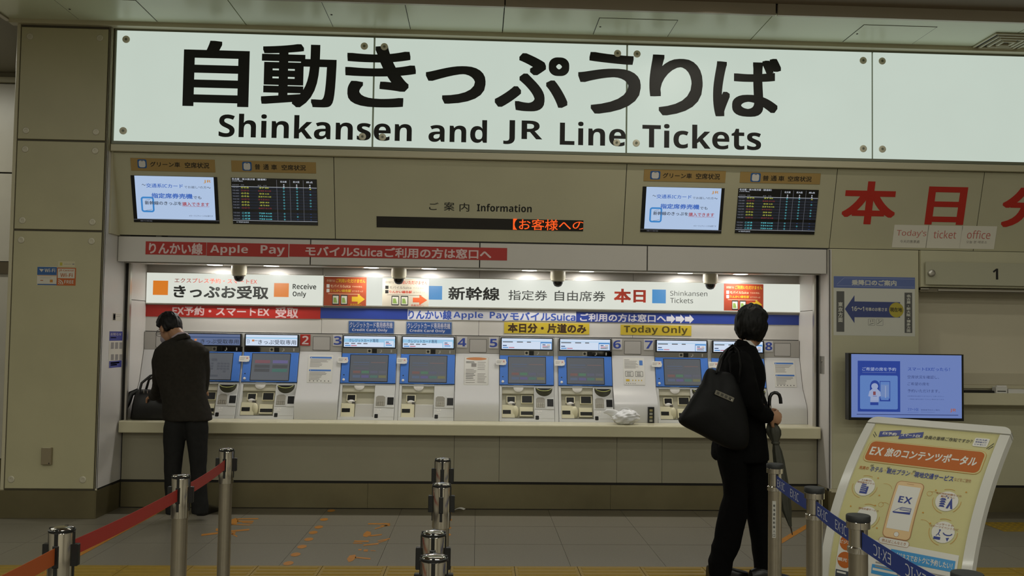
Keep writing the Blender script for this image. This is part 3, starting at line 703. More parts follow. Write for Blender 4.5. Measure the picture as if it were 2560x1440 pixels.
posty = mat('poster_orange', (158, 68, 36), .5); yl = mat('poster_yellow', (206, 170, 40), .5); grn = mat('poster_green', (130, 160, 80), .5); posbe = mat('poster_beige', (190, 182, 164), .5); phw = mat('poster_phone', (206, 204, 190), .5)
pj_txt = mat('poster_pale', (226, 196, 160), .5)
def notice_poster(tl, br, base, t1, t2, arrow, sq, label):
    o = MB(); o.pbox(FB_, tl, br, .0262, .0275, base); o = o.build('poster', loc=FB_.P(*FB_.pix(*br)), label=label, cat='poster', group='service notices stuck on the light box')
    a0, b1 = FB_.pix(*tl); a1, b0 = FB_.pix(*br); w_, h = a1-a0, b1-b0; X = lambda u: a0+u*w_; Yv = lambda v: b1-v*h; d = .028
    m = MB(); m.text(FB_, 'ご利用いただけません', X(.28), Yv(.2), X(.97), Yv(.06), d, t1, .015); m.text(FB_, '券売機では', X(.06), Yv(.18), X(.25), Yv(.09), d, t2)
    m.quad(FB_, X(.06), Yv(.38), X(.13), Yv(.26), d, sq).quad(FB_, X(.06), Yv(.54), X(.13), Yv(.42), d, sq)
    m.text(FB_, 'モバイルSuica', X(.15), Yv(.37), X(.62), Yv(.27), d, t2, .01); m.text(FB_, 'でのお支払', X(.66), Yv(.36), X(.9), Yv(.3), d, t2); m.text(FB_, 'りんかい線各駅', X(.15), Yv(.53), X(.64), Yv(.43), d, t1, .02); m.text(FB_, 'までのきっぷ', X(.67), Yv(.52), X(.92), Yv(.46), d, t2)
    m.quad(FB_, X(.1), Yv(.6), X(.85), Yv(.585), d, t2); m.text(FB_, '係員窓口へ', X(.62), Yv(.99), X(.9), Yv(.92), d, t1); m.build('lettering', o)
    m = MB()
    for u, hh in ((.2, .1), (.4, .13)):
        m.rrect(FB_, X(u), Yv(.97), X(u+.16), Yv(.62), .006, d, dk); m.quad(FB_, X(u+.015), Yv(.93), X(u+.145), Yv(.66), d+.0003, phw); m.poly(FB_, [(X(u+.03), Yv(.9)), (X(u+.03), Yv(.72)), (X(u+.09), Yv(.72)), (X(u+.12), Yv(.9))], d+.0006, grn)
    m.poly(FB_, [(X(.66), Yv(.85)), (X(.66), Yv(.68)), (X(.8), Yv(.68)), (X(.8), Yv(.57)), (X(.97), Yv(.765)), (X(.8), Yv(.95)), (X(.8), Yv(.85))], d, arrow); m.build('pictogram', o)
notice_poster((812, 692), (916, 765.5), posty, yl, pj_txt, yl, white_p, 'orange service notice poster on the light box, right of Receive Only')
notice_poster((957.5, 696.5), (1071.5, 767), posbe, rdk, pale_ink, mat('arrow_orange', (206, 92, 50), .5), ink_m, 'pale beige service notice poster on the light box beside a blue square')
notice_poster((1808, 709.5), (1906, 778), mat('poster_red_orange', (158, 60, 34), .5), yl, pj_txt, yl, white_p, 'orange service notice poster above the head of the person with the tote bag')
for tl, br, g in (((916.5, 693), (926, 766), 0), ((1799, 709), (1808, 778), 1)): pass
# coloured strips under the light boxes
roy = mat('royal_blue', (38, 62, 150), .45); G2 = 'coloured strips under the light boxes'; lt = mat('strip_white_letters', (214, 212, 222), .5); lav = mat('strip_white', (216, 216, 224), .5); bl_ink = mat('strip_blue_letters', (58, 88, 178), .5)
strip(FB_, (364.5, 761.5), (801, 797.6), [('EX予約・スマートEX', (431.6, 765), (673.5, 791.5)), ('受取', (689, 767.5), (745.5, 795.5))], red_m, 'wide red strip with white text under the Receive Only light box', G2, mat('strip_pink', (220, 186, 186), .5), .005)
strip(FB_, (802, 769), (1019, 798.8), [], roy, 'plain royal blue strip right of the wide red strip', G2, d=.005)
strip(FB_, (1019.5, 772), (1130, 800.8), [('りんかい線', (1021, 774.5), (1129, 799.5))], lav, 'white strip with blue kana beside the plain blue strip', G2, bl_ink, .006)
strip(FB_, (1131, 774), (1273, 802), [('Apple', (1133.5, 778.5), (1207.7, 800)), ('Pay', (1224.5, 779.5), (1270.5, 801.8))], lav, 'white strip with two blue English words', G2, bl_ink, .006)
strip(FB_, (1273.6, 776), (1440, 803.4), [('モバイルSuica', (1275.5, 780), (1438.5, 803))], lav, 'white strip with blue katakana ending at the blue arrow strip', G2, bl_ink, .006)
o = strip(FB_, (1440.5, 779.5), (2001.6, 812.8), [('ご利用の方は窓口へ', (1450, 783), (1664.6, 806.5))], roy, 'royal blue strip with white text and three white arrows', G2, lt, .005)
m = MB()
for k in range(3):
    x = 1666+23*k; y = 785.5+.3*k; a, b = FB_.pix(x, y); s = (FB_.pix(x+23, y)[0]-a)
    m.poly(FB_, [(a, b-.24*s), (a+.5*s, b-.24*s), (a+.5*s, b-.0*s), (a+.98*s, b-.5*s), (a+.5*s, b-1.0*s), (a+.5*s, b-.76*s), (a, b-.76*s)], .006, lt)
m.build('arrows', o)
card_b = mat('card_blue', (40, 82, 152), .45); card_f = mat('card_frame', (96, 120, 160), .4)
for i, dx in enumerate((0, 144)):
    y = 2*i
    o = strip(FB_, (872+dx, 802+y), (985+dx, 834.5+y), [], card_f, ('blue credit card only plate nearer the number three', 'blue credit card only plate nearer the number four')[i], 'credit card only plates', d=.006)
    m = MB(); m.pquad(FB_, (874+dx, 804+y), (983+dx, 832.5+y), .0064, card_b); m.build('plate_face', o)
    m = MB(); m.ptext(FB_, 'クレジットカード専用券売機', (875+dx, 804.5+y), (981.5+dx, 820.8+y), .007, lt, .006).ptext(FB_, 'Credit Card Only', (880.6+dx, 821+y), (968.6+dx, 830.6+y), .007, lt, .02); m.build('lettering', o)
yc = mat('card_yellow', (206, 180, 50), .5); brn = mat('brown_ink', (62, 38, 16), .5); olv = mat('olive_ink', (84, 72, 16), .5)
strip(FB_, (1260.6, 805.5), (1473, 836), [('本日分・片道のみ', (1269.8, 807.5), (1465.4, 833.8), .04)], yc, 'yellow card with brown Japanese text above two machines', 'yellow today only cards', brn, .004)
strip(FB_, (1551.5, 811.5), (1728, 839.5), [('Today Only', (1559.6, 813.5), (1719, 838.5), .03)], yc, 'yellow card reading Today Only', 'yellow today only cards', olv, .004)
# lamps and dome cameras in the recess ceiling
lamp_e = mat('recess_lamp', (255, 252, 244), emit=9.0)
LX = [(537, 667), (678.5, 668), (928, 673), (1073, 676), (1323.6, 680), (1466, 683), (1713, 687), (1851, 689.5)]
LN = ['nearest the left wall', 'right of the first dome camera', 'left of the second dome camera', 'right of the second dome camera', 'left of the third dome camera', 'right of the third dome camera', 'left of the fourth dome camera', 'nearest the right wall']
for (px, py), nm in zip(LX, LN):
    p = onY(px, py, 8.12)
    o = thing('recess_downlight', 'round recessed downlight over the machines, '+nm, 'lamp', (p.x, 8.12, 2.085), 'downlights in the recess ceiling')
    m = MB(); m.lathe((p.x, 8.12, 2.079), [(.078, .004), (.078, 0), (.068, 0), (.066, .004)], white_m, 28); m.build('rim', o, 40)
    m = MB(); m.lathe((p.x, 8.12, 2.0795), [(.066, 0), (.066, .004)], lamp_e, 28); m.build('diffuser', o)
    l = bpy.data.lights.new('recess_lamp', 'AREA'); l.shape = 'DISK'; l.size = .13; l.energy = RECESS_W; l.color = (1, .97, .92)
    lo = bpy.data.objects.new('recess_lamp', l); lo.location = (p.x, 8.12, 2.077); COL.objects.link(lo)
cam_w = mat('camera_housing', (206, 200, 176), .4)
for i, (px, py) in enumerate(((598, 665), (997.5, 672), (1395, 679), (1776, 686))):
    p = onY(px, py, 8.05)
    o = thing('dome_camera', 'white dome security camera under the header, '+('leftmost of four', 'between the two pale posters', 'above the black words on the long light box', 'nearest the tall person')[i], 'camera', (p.x, 8.05, 2.085), 'dome cameras in the recess')
    m = MB(); m.lathe((p.x, 8.05, 2.085), [(.05, 0), (.05, -.012), (.066, -.014), (.066, -.07), (.06, -.095), (.046, -.105)], cam_w, 28); m.build('housing', o, 40)
    m = MB(); m.lathe((p.x, 8.05, 1.983), [(.046, 0), (.043, -.02), (.03, -.042), (.01, -.05)], mat('dome_black', (14, 14, 15), .1, coat=.6), 28); m.build('dome', o, 60)
# ------------------------------------------------------------------ ticket machines and the mouldings between them
def prof(mb, x0, x1, pts, m):
    n = len(pts); vs = [V((x, y, z)) for x in (x0, x1) for y, z in pts]
    return mb.add(vs, [(k, (k+1) % n, n+(k+1) % n, n+k) for k in range(n)]+[tuple(range(n))[::-1], tuple(range(n, 2*n))], m)
YD = 8.275                                                           # plane of the top displays
zt_ = lambda y, Y: onY(1318, y, Y).z
ZB1, ZB0 = zt_(889.5, 8.27), zt_(963, 8.19); ZC1 = ZB0-.004
FBv = V((0, .08, ZB1-ZB0)); FCv = V((0, .125, ZC1-ZT))
PX = [(466, 748.5), (855, 1138.5), (1249, 1529), (1636.4, 1910)]
PAIR = [tuple(onY(x, 886, 8.27).x for x in p) for p in PX]
MW = (sum(b-a for a, b in PAIR)/4-.03)/2
MX = []
for a, b in PAIR: MX += [(a, a+MW), (b-MW, b)]
org_el = mat('notice_orange', (200, 130, 80), .5); txt_g = mat('notice_grey', (140, 136, 132), .6); nb = mat('notice_blue', (70, 118, 190), .5)
ZG = zt_(886, 8.27)                                                  # lower edge of the grey band
edges = [-2.968]+[v for p in PAIR for v in p]+[2.968]
NL = ['at the left end beside the black briefcase', 'with the blue barred notice right of the red two', 'with the orange oval notice', 'with the dark tag holder at its foot', 'at the right end beside the number eight']
ys_ = [(8.29, ZG), (8.272, ZG), (8.19, ZB0), (8.12, ZB0-.1), (8.095, ZB0-.135), (8.08, ZB0-.155), (8.072, ZB0-.18), (8.068, ZT+.001), (8.3, ZT+.001)]
fills = []
for i in range(5):
    x0, x1 = edges[2*i]+.003, edges[2*i+1]-.003
    o = thing('blanking_unit', 'smooth white blanking unit '+NL[i], 'panel', ((x0+x1)/2, 8.1, ZT), 'blanking units between the machines')
    m = MB(); prof(m, x0, x1, ys_, fill_m); m.build('moulding', o, 25)
    m = MB(); m.box(WY(8.272), x0, ZG+.002, x1, ZJ[0]-.003, -.02, 0, grey_m); m.build('grey_board', o)
    fills.append(o)
FG = WY(8.272)
for o, tl, br in ((fills[0], (391, 836), (432, 868)), (fills[1], (783.4, 842), (824.4, 875)), (fills[2], (1174.8, 848.5), (1215.4, 880.5)), (fills[3], (1561.7, 853), (1601.5, 885)), (fills[4], (1936.5, 858.5), (1975.5, 890))):
    a0, b1 = FG.pix(*tl); a1, b0 = FG.pix(*br)
    m = MB(); m.box(FG, a0-.003, b0-.003, a1+.003, b1+.003, 0, .0012, dark_m); m.build('cover_gap', o)
    m = MB(); m.box(FG, a0, b0, a1, b1, 0, .002, mat('cover_grey', (184, 180, 176), .45)); m.build('access_cover', o)
num_b = mat('number_blue', (52, 76, 170), .5); plw = mat('number_plate_white', (206, 204, 204), .5)
for st, tl, br, tt, tb, red in (('2', (751, 836), (775.7, 864), (755.5, 839.5), (771.5, 861), 1), ('3', (833, 837), (855.5, 865), (835, 840.5), (854, 862), 0), ('4', (1143, 842), (1167.5, 869), (1144.7, 845.3), (1165.6, 866), 0), ('5', (1222.5, 843.5), (1245, 871), (1224.8, 847), (1243, 868), 0), ('6', (1531, 847), (1555, 874.5), (1533, 850.6), (1552, 871.6), 0), ('7', (1609.5, 848.5), (1633, 875), (1612, 851.4), (1631.5, 871.6), 0), ('8', (1910.8, 852.5), (1932, 879), (1913, 855.4), (1930.4, 875.9), 0)):
    t = MB(); t.pbox(FG, tl, br, 0, .003, red_m if red else plw)
    o = t.build('number_plate', loc=FG.P(*FG.pix(*br)), label='red plate with a white number two' if red else 'white plate with a blue number '+dict(zip('345678', ('three', 'four', 'five', 'six', 'seven', 'eight')))[st], cat='sign', group='machine number plates')
    m = MB(); m.ptext(FG, st, tt, tb, .0036, pinkish if red else num_b, .045); m.build('numeral', o)
# notices on the sloping mouldings
FN = Fr((0, 8.19, ZB0), (1, 0, 0), (0, .082, ZG-ZB0))
def notice(tl, br, kind, label):
    a0, b1 = FN.pix(*tl); a1, b0 = FN.pix(*br); w_, h = a1-a0, b1-b0; X = lambda u: a0+u*w_; Yv = lambda v: b1-v*h; d = .0026
    o = MB(); o.box(FN, a0, b0, a1, b1, .0008, .002, paper_m); o = o.build('notice', loc=FN.P(a0, b0, 0), label=label, cat='notice', group='notices between the machines')
    m = MB(); rnd = random.Random(int(tl[0]))
    def lines(v0, v1, n, u0=.08, u1=.92, mt=txt_g):
        for k in range(n):
            v = v0+(v1-v0)*k/max(n-1, 1); e = u1-rnd.random()*.25*(u1-u0); m.quad(FN, X(u0), Yv(v+.008), X(e), Yv(v-.008), d, mt)
    if kind == 'blue':
        for v in (.07, .53):
            m.rrect(FN, X(.06), Yv(v+.06), X(.94), Yv(v), .004, d, nb); m.disc(FN, X(.12), Yv(v+.03), .0035, .0035, d+.0003, white_p, 10)
            lines(v+.1, v+.18, 3); lines(v+.22, v+.36, 4, .08, .6)
        for k in range(6): m.disc(FN, X(.12+.15*k), Yv(.94), .0045, .0045, d, dk, 10)
    elif kind == 'ellipse':
        m.disc(FN, X(.5), Yv(.08), .42*w_, .05*h, d, org_el, 24); m.rrline(FN, a0+.004, b0+.004, a1-.004, b1-.004, .01, .001, d, txt_g)
        lines(.18, .22, 2, .08, .45, dk); lines(.2, .45, 5, .55, .92); lines(.45, .55, 3, .08, .5); m.quad(FN, X(.3), Yv(.36), X(.5), Yv(.24), d, txt_g)
        lines(.6, .76, 4, .08, .48, dk); lines(.6, .9, 7, .55, .92); lines(.82, .9, 2, .08, .5)
    else:
        lines(.08, .1, 1, .05, .3); lines(.13, .38, 7, .05, .72); m.rrect(FN, X(.76), Yv(.28), X(.92), Yv(.1), .004, d, nb)
        for u in (.08, .55):
            m.rrline(FN, X(u), Yv(.7), X(u+.37), Yv(.5), .006, .003, d, dk); lines(.55, .65, 3, u+.07, u+.32, dk)
        m.quad(FN, X(.1), Yv(.87), X(.27), Yv(.79), d, yl)
        for k in range(4): m.disc(FN, X(.42+.14*k), Yv(.83), .005, .007, d, yl, 8)
        for k in range(5): m.disc(FN, X(.12+.1*k), Yv(.95), .0035, .0035, d, dk, 8)
    m.build('print', o)
notice((772, 887), (829, 957), 'blue', 'white notice with two blue bars between the red 2 and blue 3 plates')
notice((1160.5, 891), (1221, 964), 'ellipse', 'white notice with an orange oval at its top')
notice((1557.5, 894), (1613, 963), 'icons', 'white notice with two outlined boxes and a yellow square')
notice((1932, 902), (1992, 968), 'blue', 'white notice with two blue bars right of the person with the tote bag')
# small dark holder let into the moulding between 6 and 7
a0, b1 = WY(8.066).pix(1619.5, 1017); a1, b0 = WY(8.066).pix(1634.5, 1057)
kh = thing('ticket_holder', 'narrow dark upright holder with pale tags left of the machine numbered 7', 'holder', ((a0+a1)/2, 8.05, ZT))
m = MB(); m.box(WY(8.066), a0, ZT, a1, b1, 0, .02, blk_m, .002); m.build('case', kh)
m = MB()
for k in range(4): m.box(WY(8.066), a0+.012, ZT+.012+.03*k, a1-.016, ZT+.032+.03*k, .02, .022, [mat('tag_grey', (150, 150, 140)), mat('tag_tan', (150, 140, 96))][k % 2])
m.build('tag', kh)

body_m = mat('machine_white', (204, 204, 202), .32, var=.01); rec_m = mat('machine_recess', (176, 172, 152), .4); frame_m = mat('display_frame', (14, 15, 18), .3)
bez_m = mat('machine_blue', (64, 118, 206), .35, var=.02); touch_m = mat('touch_screen', (88, 92, 98), .25, emit=.75, coat=.4); touch_k = mat('touch_key', (72, 76, 84), emit=.75)
disp_w = mat('display_white', (206, 220, 240), emit=.95); disp_b = mat('display_sky', (150, 200, 232), emit=.9); disp_n = mat('display_navy', (52, 78, 122), emit=.8); disp_r = mat('display_red', (200, 120, 140), emit=.8)
disp_dim = mat('display_dim', (96, 112, 150), emit=.8); mirror_m = mat('mirror_strip', (150, 150, 150), .06, metal=1.0); lip_m = mat('coin_lip', (66, 66, 52), .3); lipg = mat('lip_rim', (176, 180, 96), .4); cream = mat('slot_cream', (212, 206, 176), .4)
read_m = mat('card_reader', (22, 22, 24), .25); slot_m = mat('slot_black', (10, 10, 10), .3)
def machine(i, kind, label):
    x0, x1 = MX[i]; Wm = x1-x0
    FA = Fr((x0, YD, 0), (1, 0, 0), (0, 0, 1)); FB = Fr((x0, 8.19, ZB0), (1, 0, 0), FBv); FC = Fr((x0, 8.065, ZT), (1, 0, 0), FCv)
    U = lambda x: (x-1249)/137.5*Wm
    bA = lambda y: zt_(y, YD); bB = lambda y: FB.pix(1318, y)[1]; bC = lambda y: FC.pix(1318, y)[1]; HC = FCv.length
    o = thing('ticket_machine', label, 'ticket machine', ((x0+x1)/2, 8.15, ZT), 'ticket machines in a row')
    m = MB(); prof(m, x0+.001, x1-.001, [(8.31, ZT), (8.105, ZT), (8.235, ZC1), (8.2, ZB0), (8.28, ZB1), (8.285, ZJ[0]-.004), (8.31, ZJ[0]-.004)], body_m)
    # front cover round the recess
    ra0, ra1, rb0, rb1 = U(1255.5), U(1336), bC(1049), bC(968.5)
    bq_ = .03; f0, f1 = FC.P(0, bq_, 0), FC.P(0, bq_, -.04); prof(m, x0+.001, x1-.001, [(8.3, ZT+.0008), (8.066, ZT+.0008), (f0.y, f0.z), (f1.y, f1.z)], body_m)
    m.box(FC, .001, bq_, ra0, HC, -.04, 0, body_m, .002); m.box(FC, ra1, bq_, Wm-.001, HC, -.04, 0, body_m, .003)
    m.box(FC, ra0, rb1, ra1, HC, -.04, 0, body_m); m.box(FC, ra0, min(bq_, rb0-.004), ra1, rb0, -.04, 0, body_m); m.build('housing', o)
    m = MB(); m.box(FC, ra0, rb0, ra1, rb1, -.039, -.037, rec_m); m.box(FC, ra0, bC(984), ra1, rb1, -.037, -.012, rec_m, .004); m.build('recess', o)
    # top display
    m = MB(); m.box(FA, U(1251.5), bA(876), U(1384), bA(844), -.01, .022, frame_m, .002); td = m.build('top_display', o)
    A = lambda u: U(1254)+u*(U(1381.5)-U(1254)); B = lambda v: bA(846.5)-v*(bA(846.5)-bA(873)); d = .0226
    m = MB(); m.quad(FA, A(0), B(1), A(1), B(0), d, disp_dim if kind == 'dim' else disp_w)
    T = lambda st, u0, v0, u1, v1, mt, bd=.0: m.text(FA, st, A(u0), B(v1), A(u1), B(v0), d+.001, mt, bd)
    if kind in ('dim', 'ex'):
        m.quad(FA, A(0), B(.34), A(1), B(.24), d+.0004, disp_n if kind == 'dim' else disp_b)
        T('きっぷ受取専用', .24, .45, .975, .88, mat('display_ink', (36, 42, 56), emit=.8), .005); m.quad(FA, A(.12), B(.62), A(.165), B(.45), d+.001, mat('display_orange', (214, 130, 70), emit=.8)); T('EX', .03, .44, .08, .8, disp_n); m.quad(FA, A(.17), B(.57), A(.23), B(.53), d+.001, scr_line)
    elif kind == 'credit':
        m.quad(FA, A(0), B(.55), A(1), B(.22), d+.0004, disp_b); T('クレジットカード専用', .1, .24, .67, .56, disp_n, .01)
        for k in range(4): m.quad(FA, A(.02+.12*k), B(.72), A(.1+.12*k), B(.63), d+.001, scr_line)
        m.quad(FA, A(.02), B(.92), A(.13), B(.83), d+.001, scr_cyan); m.quad(FA, A(.14), B(.92), A(.25), B(.83), d+.001, disp_r)
        m.quad(FA, A(.78), B(.98), A(.99), B(.34), d+.001, disp_b); m.quad(FA, A(.8), B(.94), A(.975), B(.4), d+.0014, disp_w)
        for k in range(3): m.quad(FA, A(.82), B(.56+.14*k), A(.88+.03*k), B(.48+.14*k), d+.0018, [disp_n, disp_r, scr_cyan][k])
    else:
        m.quad(FA, A(0), B(.26), A(1), B(.22), d+.0004, disp_b)
        for u0, u1 in ((.02, .22), (.3, .42), (.5, .58)): m.quad(FA, A(u0), B(.38), A(u1), B(.28), d+.001, scr_line)
        m.quad(FA, A(.02), B(.72), A(.1), B(.63), d+.001, disp_n); m.quad(FA, A(.02), B(.9), A(.13), B(.82), d+.001, scr_cyan); m.quad(FA, A(.14), B(.9), A(.25), B(.82), d+.001, disp_r)
        m.quad(FA, A(.77), B(.99), A(.995), B(.3), d+.001, scr_cyan); m.quad(FA, A(.78), B(.97), A(.985), B(.42), d+.0014, disp_w)
        for k in range(3): m.quad(FA, A(.81), B(.6+.14*k), A(.87+.03*k), B(.52+.14*k), d+.0018, [disp_n, disp_r, scr_line][k]); m.quad(FA, A(.9), B(.6+.14*k), A(.96), B(.54+.14*k), d+.0018, [scr_org, scr_line, scr_line][k])
    m.build('picture', td)
    # mirror strip with camera block
    m = MB(); m.box(FA, U(1250), bA(889), U(1386), bA(876.3), -.012, .004, mirror_m); ms = m.build('mirror_strip', o)
    m = MB(); m.box(FA, U(1324), bA(888), U(1336), bA(877), .004, .008, slot_m); m.build('sensor_window', ms)
    m = MB(); m.box(FA, U(1312), bA(887.5), U(1323), bA(877.5), .004, .006, alu_m); m.disc(FA, U(1317.5), bA(882.5), .012, .012, .0064, dk, 12); m.build('camera_plate', ms)
    m = MB(); m.text(FA, '♪', U(1343), bA(887), U(1350), bA(878), .005, white_p); m.quad(FA, U(1371), bA(886), U(1374), bA(878.5), .005, white_p); m.build('symbols', ms)
    # blue bezel and touch screen
    hB = FBv.length
    m = MB(); m.box(FB, .003, 0, Wm-.003, hB, -.01, .008, bez_m, .003); bz = m.build('blue_bezel', o)
    m = MB(); m.box(FB, U(1270.5), bB(960), U(1366.5), bB(892.6), .008, .0095, frame_m); m.quad(FB, U(1272), bB(958.5), U(1365), bB(894), .0102, touch_m); tsn = m.build('touch_screen', bz)
    m = MB(); C = lambda u: U(1272)+u*(U(1365)-U(1272)); D_ = lambda v: bB(894)-v*(bB(894)-bB(958.5)); d = .0108; K = lambda u0, v0, u1, v1, mt: m.quad(FB, C(u0), D_(v1), C(u1), D_(v0), d, mt)
    if kind == 'dim':
        K(.04, .2, .2, .3, mat('key_yellow', (130, 138, 66), emit=.8)); K(.24, .2, .42, .3, touch_k); K(.45, .2, .6, .3, touch_k)
        for r_ in range(4):
            for c_ in range(11):
                if c_ != 6 and (r_ < 3 or c_ in (0, 1, 2, 3, 9)): K(.02+.085*c_, .36+.1*r_, .09+.085*c_, .43+.1*r_, touch_k)
        K(.2, .82, .42, .9, touch_k); K(.46, .82, .66, .9, touch_k)
    elif kind == 'ex':
        for u, v, c in ((.08, .24, (120, 74, 84)), (.55, .24, (98, 92, 140)), (.08, .42, (66, 68, 72)), (.55, .42, (66, 68, 72)), (.08, .57, (66, 68, 72)), (.55, .57, (60, 106, 96))): K(u, v, u+.4, v+.12, mat('key_%d_%d_%d' % c, c, emit=.75))
    else:
        lo = .75 if kind == 'credit' else .72
        K(.08, .27, .5, .29, mat('key_b', (78, 100, 134), emit=.7)); K(.55, .27, .94, .29, mat('key_o', (130, 96, 88), emit=.7)); K(.08, .36, .5, .375, mat('key_b2', (78, 92, 124), emit=.7)); K(.12, .5, .5, .515, mat('key_p', (104, 84, 110), emit=.7))
        for k, c in enumerate(((116, 84, 80), (76, 118, 92), (88, 90, 110), (90, 92, 104))): K(.08+.23*k, .6, .28+.23*k, .7, mat('key_c%d' % k, c, emit=.7 if i < 6 else .55))
        for k, c in enumerate(((84, 98, 122), (92, 88, 132), (74, 110, 100), (112, 112, 78))): K(.08+.23*k, .77, .28+.23*k, .87, mat('key_d%d' % k, c, emit=.7 if i < 6 else .55))
    m.build('screen_keys', tsn)
    m = MB(); m.disc(FB, U(1257.5), bB(943), .006, .005, .0084, slot_m, 12); m.lathe(FB.P(U(1257.5), bB(955), .008), [(.012, 0), (.011, .005), (.006, .007)], white_p, 16, FB.n); m.build('call_button', bz, 40)
    # white card tag sticking out over the left edge
    m = MB(); a0, a1 = U(1240), U(1265); m.poly(FB, [(a0, bB(914)), (a0, bB(901)), (a0+.004, bB(900)), (a1-.012, bB(900)), (a1, bB(904)), (a1+.006, bB(907.5)), (a1, bB(913)), (a1-.02, bB(915))], .017, paper_m)
    m.poly(FB, [(a0, bB(914)), (a0, bB(901)), (a1, bB(900)), (a1, bB(914))], .0155, paper_m); m.box(FB, U(1252), bB(912), U(1258), bB(904), .008, .016, paper_m)
    tg = m.build('card_tag', o)
    m = MB()
    for k in range(3): m.quad(FB, a0+.008, bB(904.6+2.6*k), a0+.055-.006*k, bB(903.8+2.6*k), .0176, txt_g)
    m.line(FB, (a1-.028, bB(908)), (a1-.01, bB(903)), .003, .0176, scr_dred if 0 else red_m); m.line(FB, (a1-.028, bB(903)), (a1-.01, bB(908)), .003, .0176, red_m); m.build('print', tg)
    # recess contents
    m = MB(); m.lathe(FC.P((U(1284)+U(1310))/2, bC(967.5), -.03), [(.047, 0), (.047, .024), (.042, .028)], white_p, 24, FC.n); m.build('ticket_lip', o, 40)
    def slot(xa, ya, xb, yb, d0, d1, nm='slot', frame=True):
        k = MB()
        if frame: k.box(FC, U(xa-2.5), bC(yb+2), U(xb+2.5), bC(ya-2.5), -.037, d0, cream, .002)
        k.box(FC, U(xa), bC(yb), U(xb), bC(ya), d0, d1, slot_m); return k.build(nm, o)
    slot(1269.5, 990.5, 1288, 1003.5, -.022, -.02, 'receipt_slot')
    m = MB(); m.box(FC, U(1255.6), bC(1046), U(1288), bC(1012), -.037, -.012, cream, .003); m.build('ticket_tray', o)
    m = MB(); m.box(FC, U(1258), bC(1034), U(1278), bC(1024.5), -.012, -.0105, slot_m); m.build('ticket_slot', o)
    m = MB(); m.ell(FC.P(U(1279), bC(1006), -.03), (.035, .014, .018), white_p, None, 16, 8); m.box(FC, U(1282), bC(1012.5), U(1289), bC(1008), -.037, -.01, mat('tray_mark', (70, 66, 60))); m.build('slot_bump', o, 60)
    if kind == 'credit':
        m = MB(); m.box(FC, U(1289), bC(1048), ra1-.002, bC(1012), -.037, -.02, mat('blank_cover', (190, 188, 182), .3), .006); m.build('blank_cover', o)
    else:
        slot(1306, 988, 1331, 1004.5, -.022, -.02, 'banknote_slot')
        m = MB(); m.ell(FC.P(U(1289.5), bC(1029.5), -.03), (.03, .028, .062), cream, None, 18, 12); m.build('coin_bump', o, 60)
        m = MB(); m.box(FC, U(1300), bC(1040), U(1333), bC(1016.5), -.037, -.014, cream, .003); m.build('change_tray', o)
        m = MB(); m.box(FC, U(1303), bC(1036), U(1333), bC(1027.5), -.014, -.012, slot_m); m.build('change_slot', o)
        m = MB(); m.box(FC, ra0+.002, bC(1048.5), ra1-.002, bC(1044.5), -.037, -.004, mat('tray_edge', (52, 52, 54), .25)); m.build('tray_edge', o)
        # coin lip: crescent cup with a pale yellow rim
        ca, cb = (U(1339.5)+U(1382.5))/2, bC(969.5); rx = (U(1382.5)-U(1339.5))/2; ry = bC(970)-bC(991)
        k = MB(); N = 18
        o_ = [(ca-rx*math.cos(math.pi*t/N), cb-ry*math.sin(math.pi*t/N)**.9) for t in range(N+1)]
        i_ = [(ca-(rx-.006)*math.cos(math.pi*t/N), cb-.006-(ry*.42)*math.sin(math.pi*t/N)) for t in range(N+1)]
        vs = [FC.P(a, b, .002) for a, b in o_]+[FC.P(a*.97+ca*.03, b, .03) for a, b in i_]
        k.add(vs, [(t, t+1, N+2+t, N+1+t) for t in range(N)], lip_m)
        k.poly(FC, i_, .012, slot_m)
        for t in range(N): k.add([FC.P(*i_[t], .0302), FC.P(*i_[t+1], .0302), FC.P(i_[t+1][0], i_[t+1][1]+.005, .029), FC.P(i_[t][0], i_[t][1]+.005, .029)], [(0, 1, 2, 3)], lipg)
        k.build('coin_lip', o, 50)
    m = MB(); m.box(FC, U(1339), bC(1022), U(1364), bC(992), -.002, .0015, body_m, .001); m.poly(FC, [(U(1340.5), bC(1019)), (U(1363), bC(1019)), (U(1363), bC(997)), (U(1358), bC(993.5)), (U(1345), bC(993.5)), (U(1340.5), bC(997))], .0018, mat('keypad_well', (150, 146, 136), .4)); kp = m.build('keypad', o)
    m = MB()
    for r_ in range(4):
        for c_ in range(4): m.box(FC, U(1342.5+5*c_), bC(1017.5-2.7*r_+1.9*0), U(1346+5*c_), bC(1015.6-2.7*r_), .0018, .005, alu_m, .0008)
    m.build('keys', kp)
    m = MB(); m.box(FC, U(1366), bC(1023), U(1386), bC(993.5), -.002, .004, body_m, .002); m.box(FC, U(1368.5), bC(1016), U(1384), bC(997.5), .004, .0052, read_m); m.build('card_reader', o)
    m = MB(); m.rrect(FC, U(1339), bC(1049), U(1347.5), bC(1039), .006, .001, slot_m); m.poly(FC, [(U(1344), bC(1030)), (U(1350), bC(1030)), (U(1347), bC(1026))], .001, white_p); m.quad(FC, U(1341), bC(1034.5), U(1353), bC(1033), .001, white_p); m.disc(FC, U(1353), bC(1027.5), .008, .006, .001, white_p, 10); m.build('return_slot', o)
    m = MB(); m.box(FC, ra1+.004, bC(1023.4), Wm-.004, bC(1022.6), -.001, .0006, txt_g); m.build('panel_joint', o)
    return o
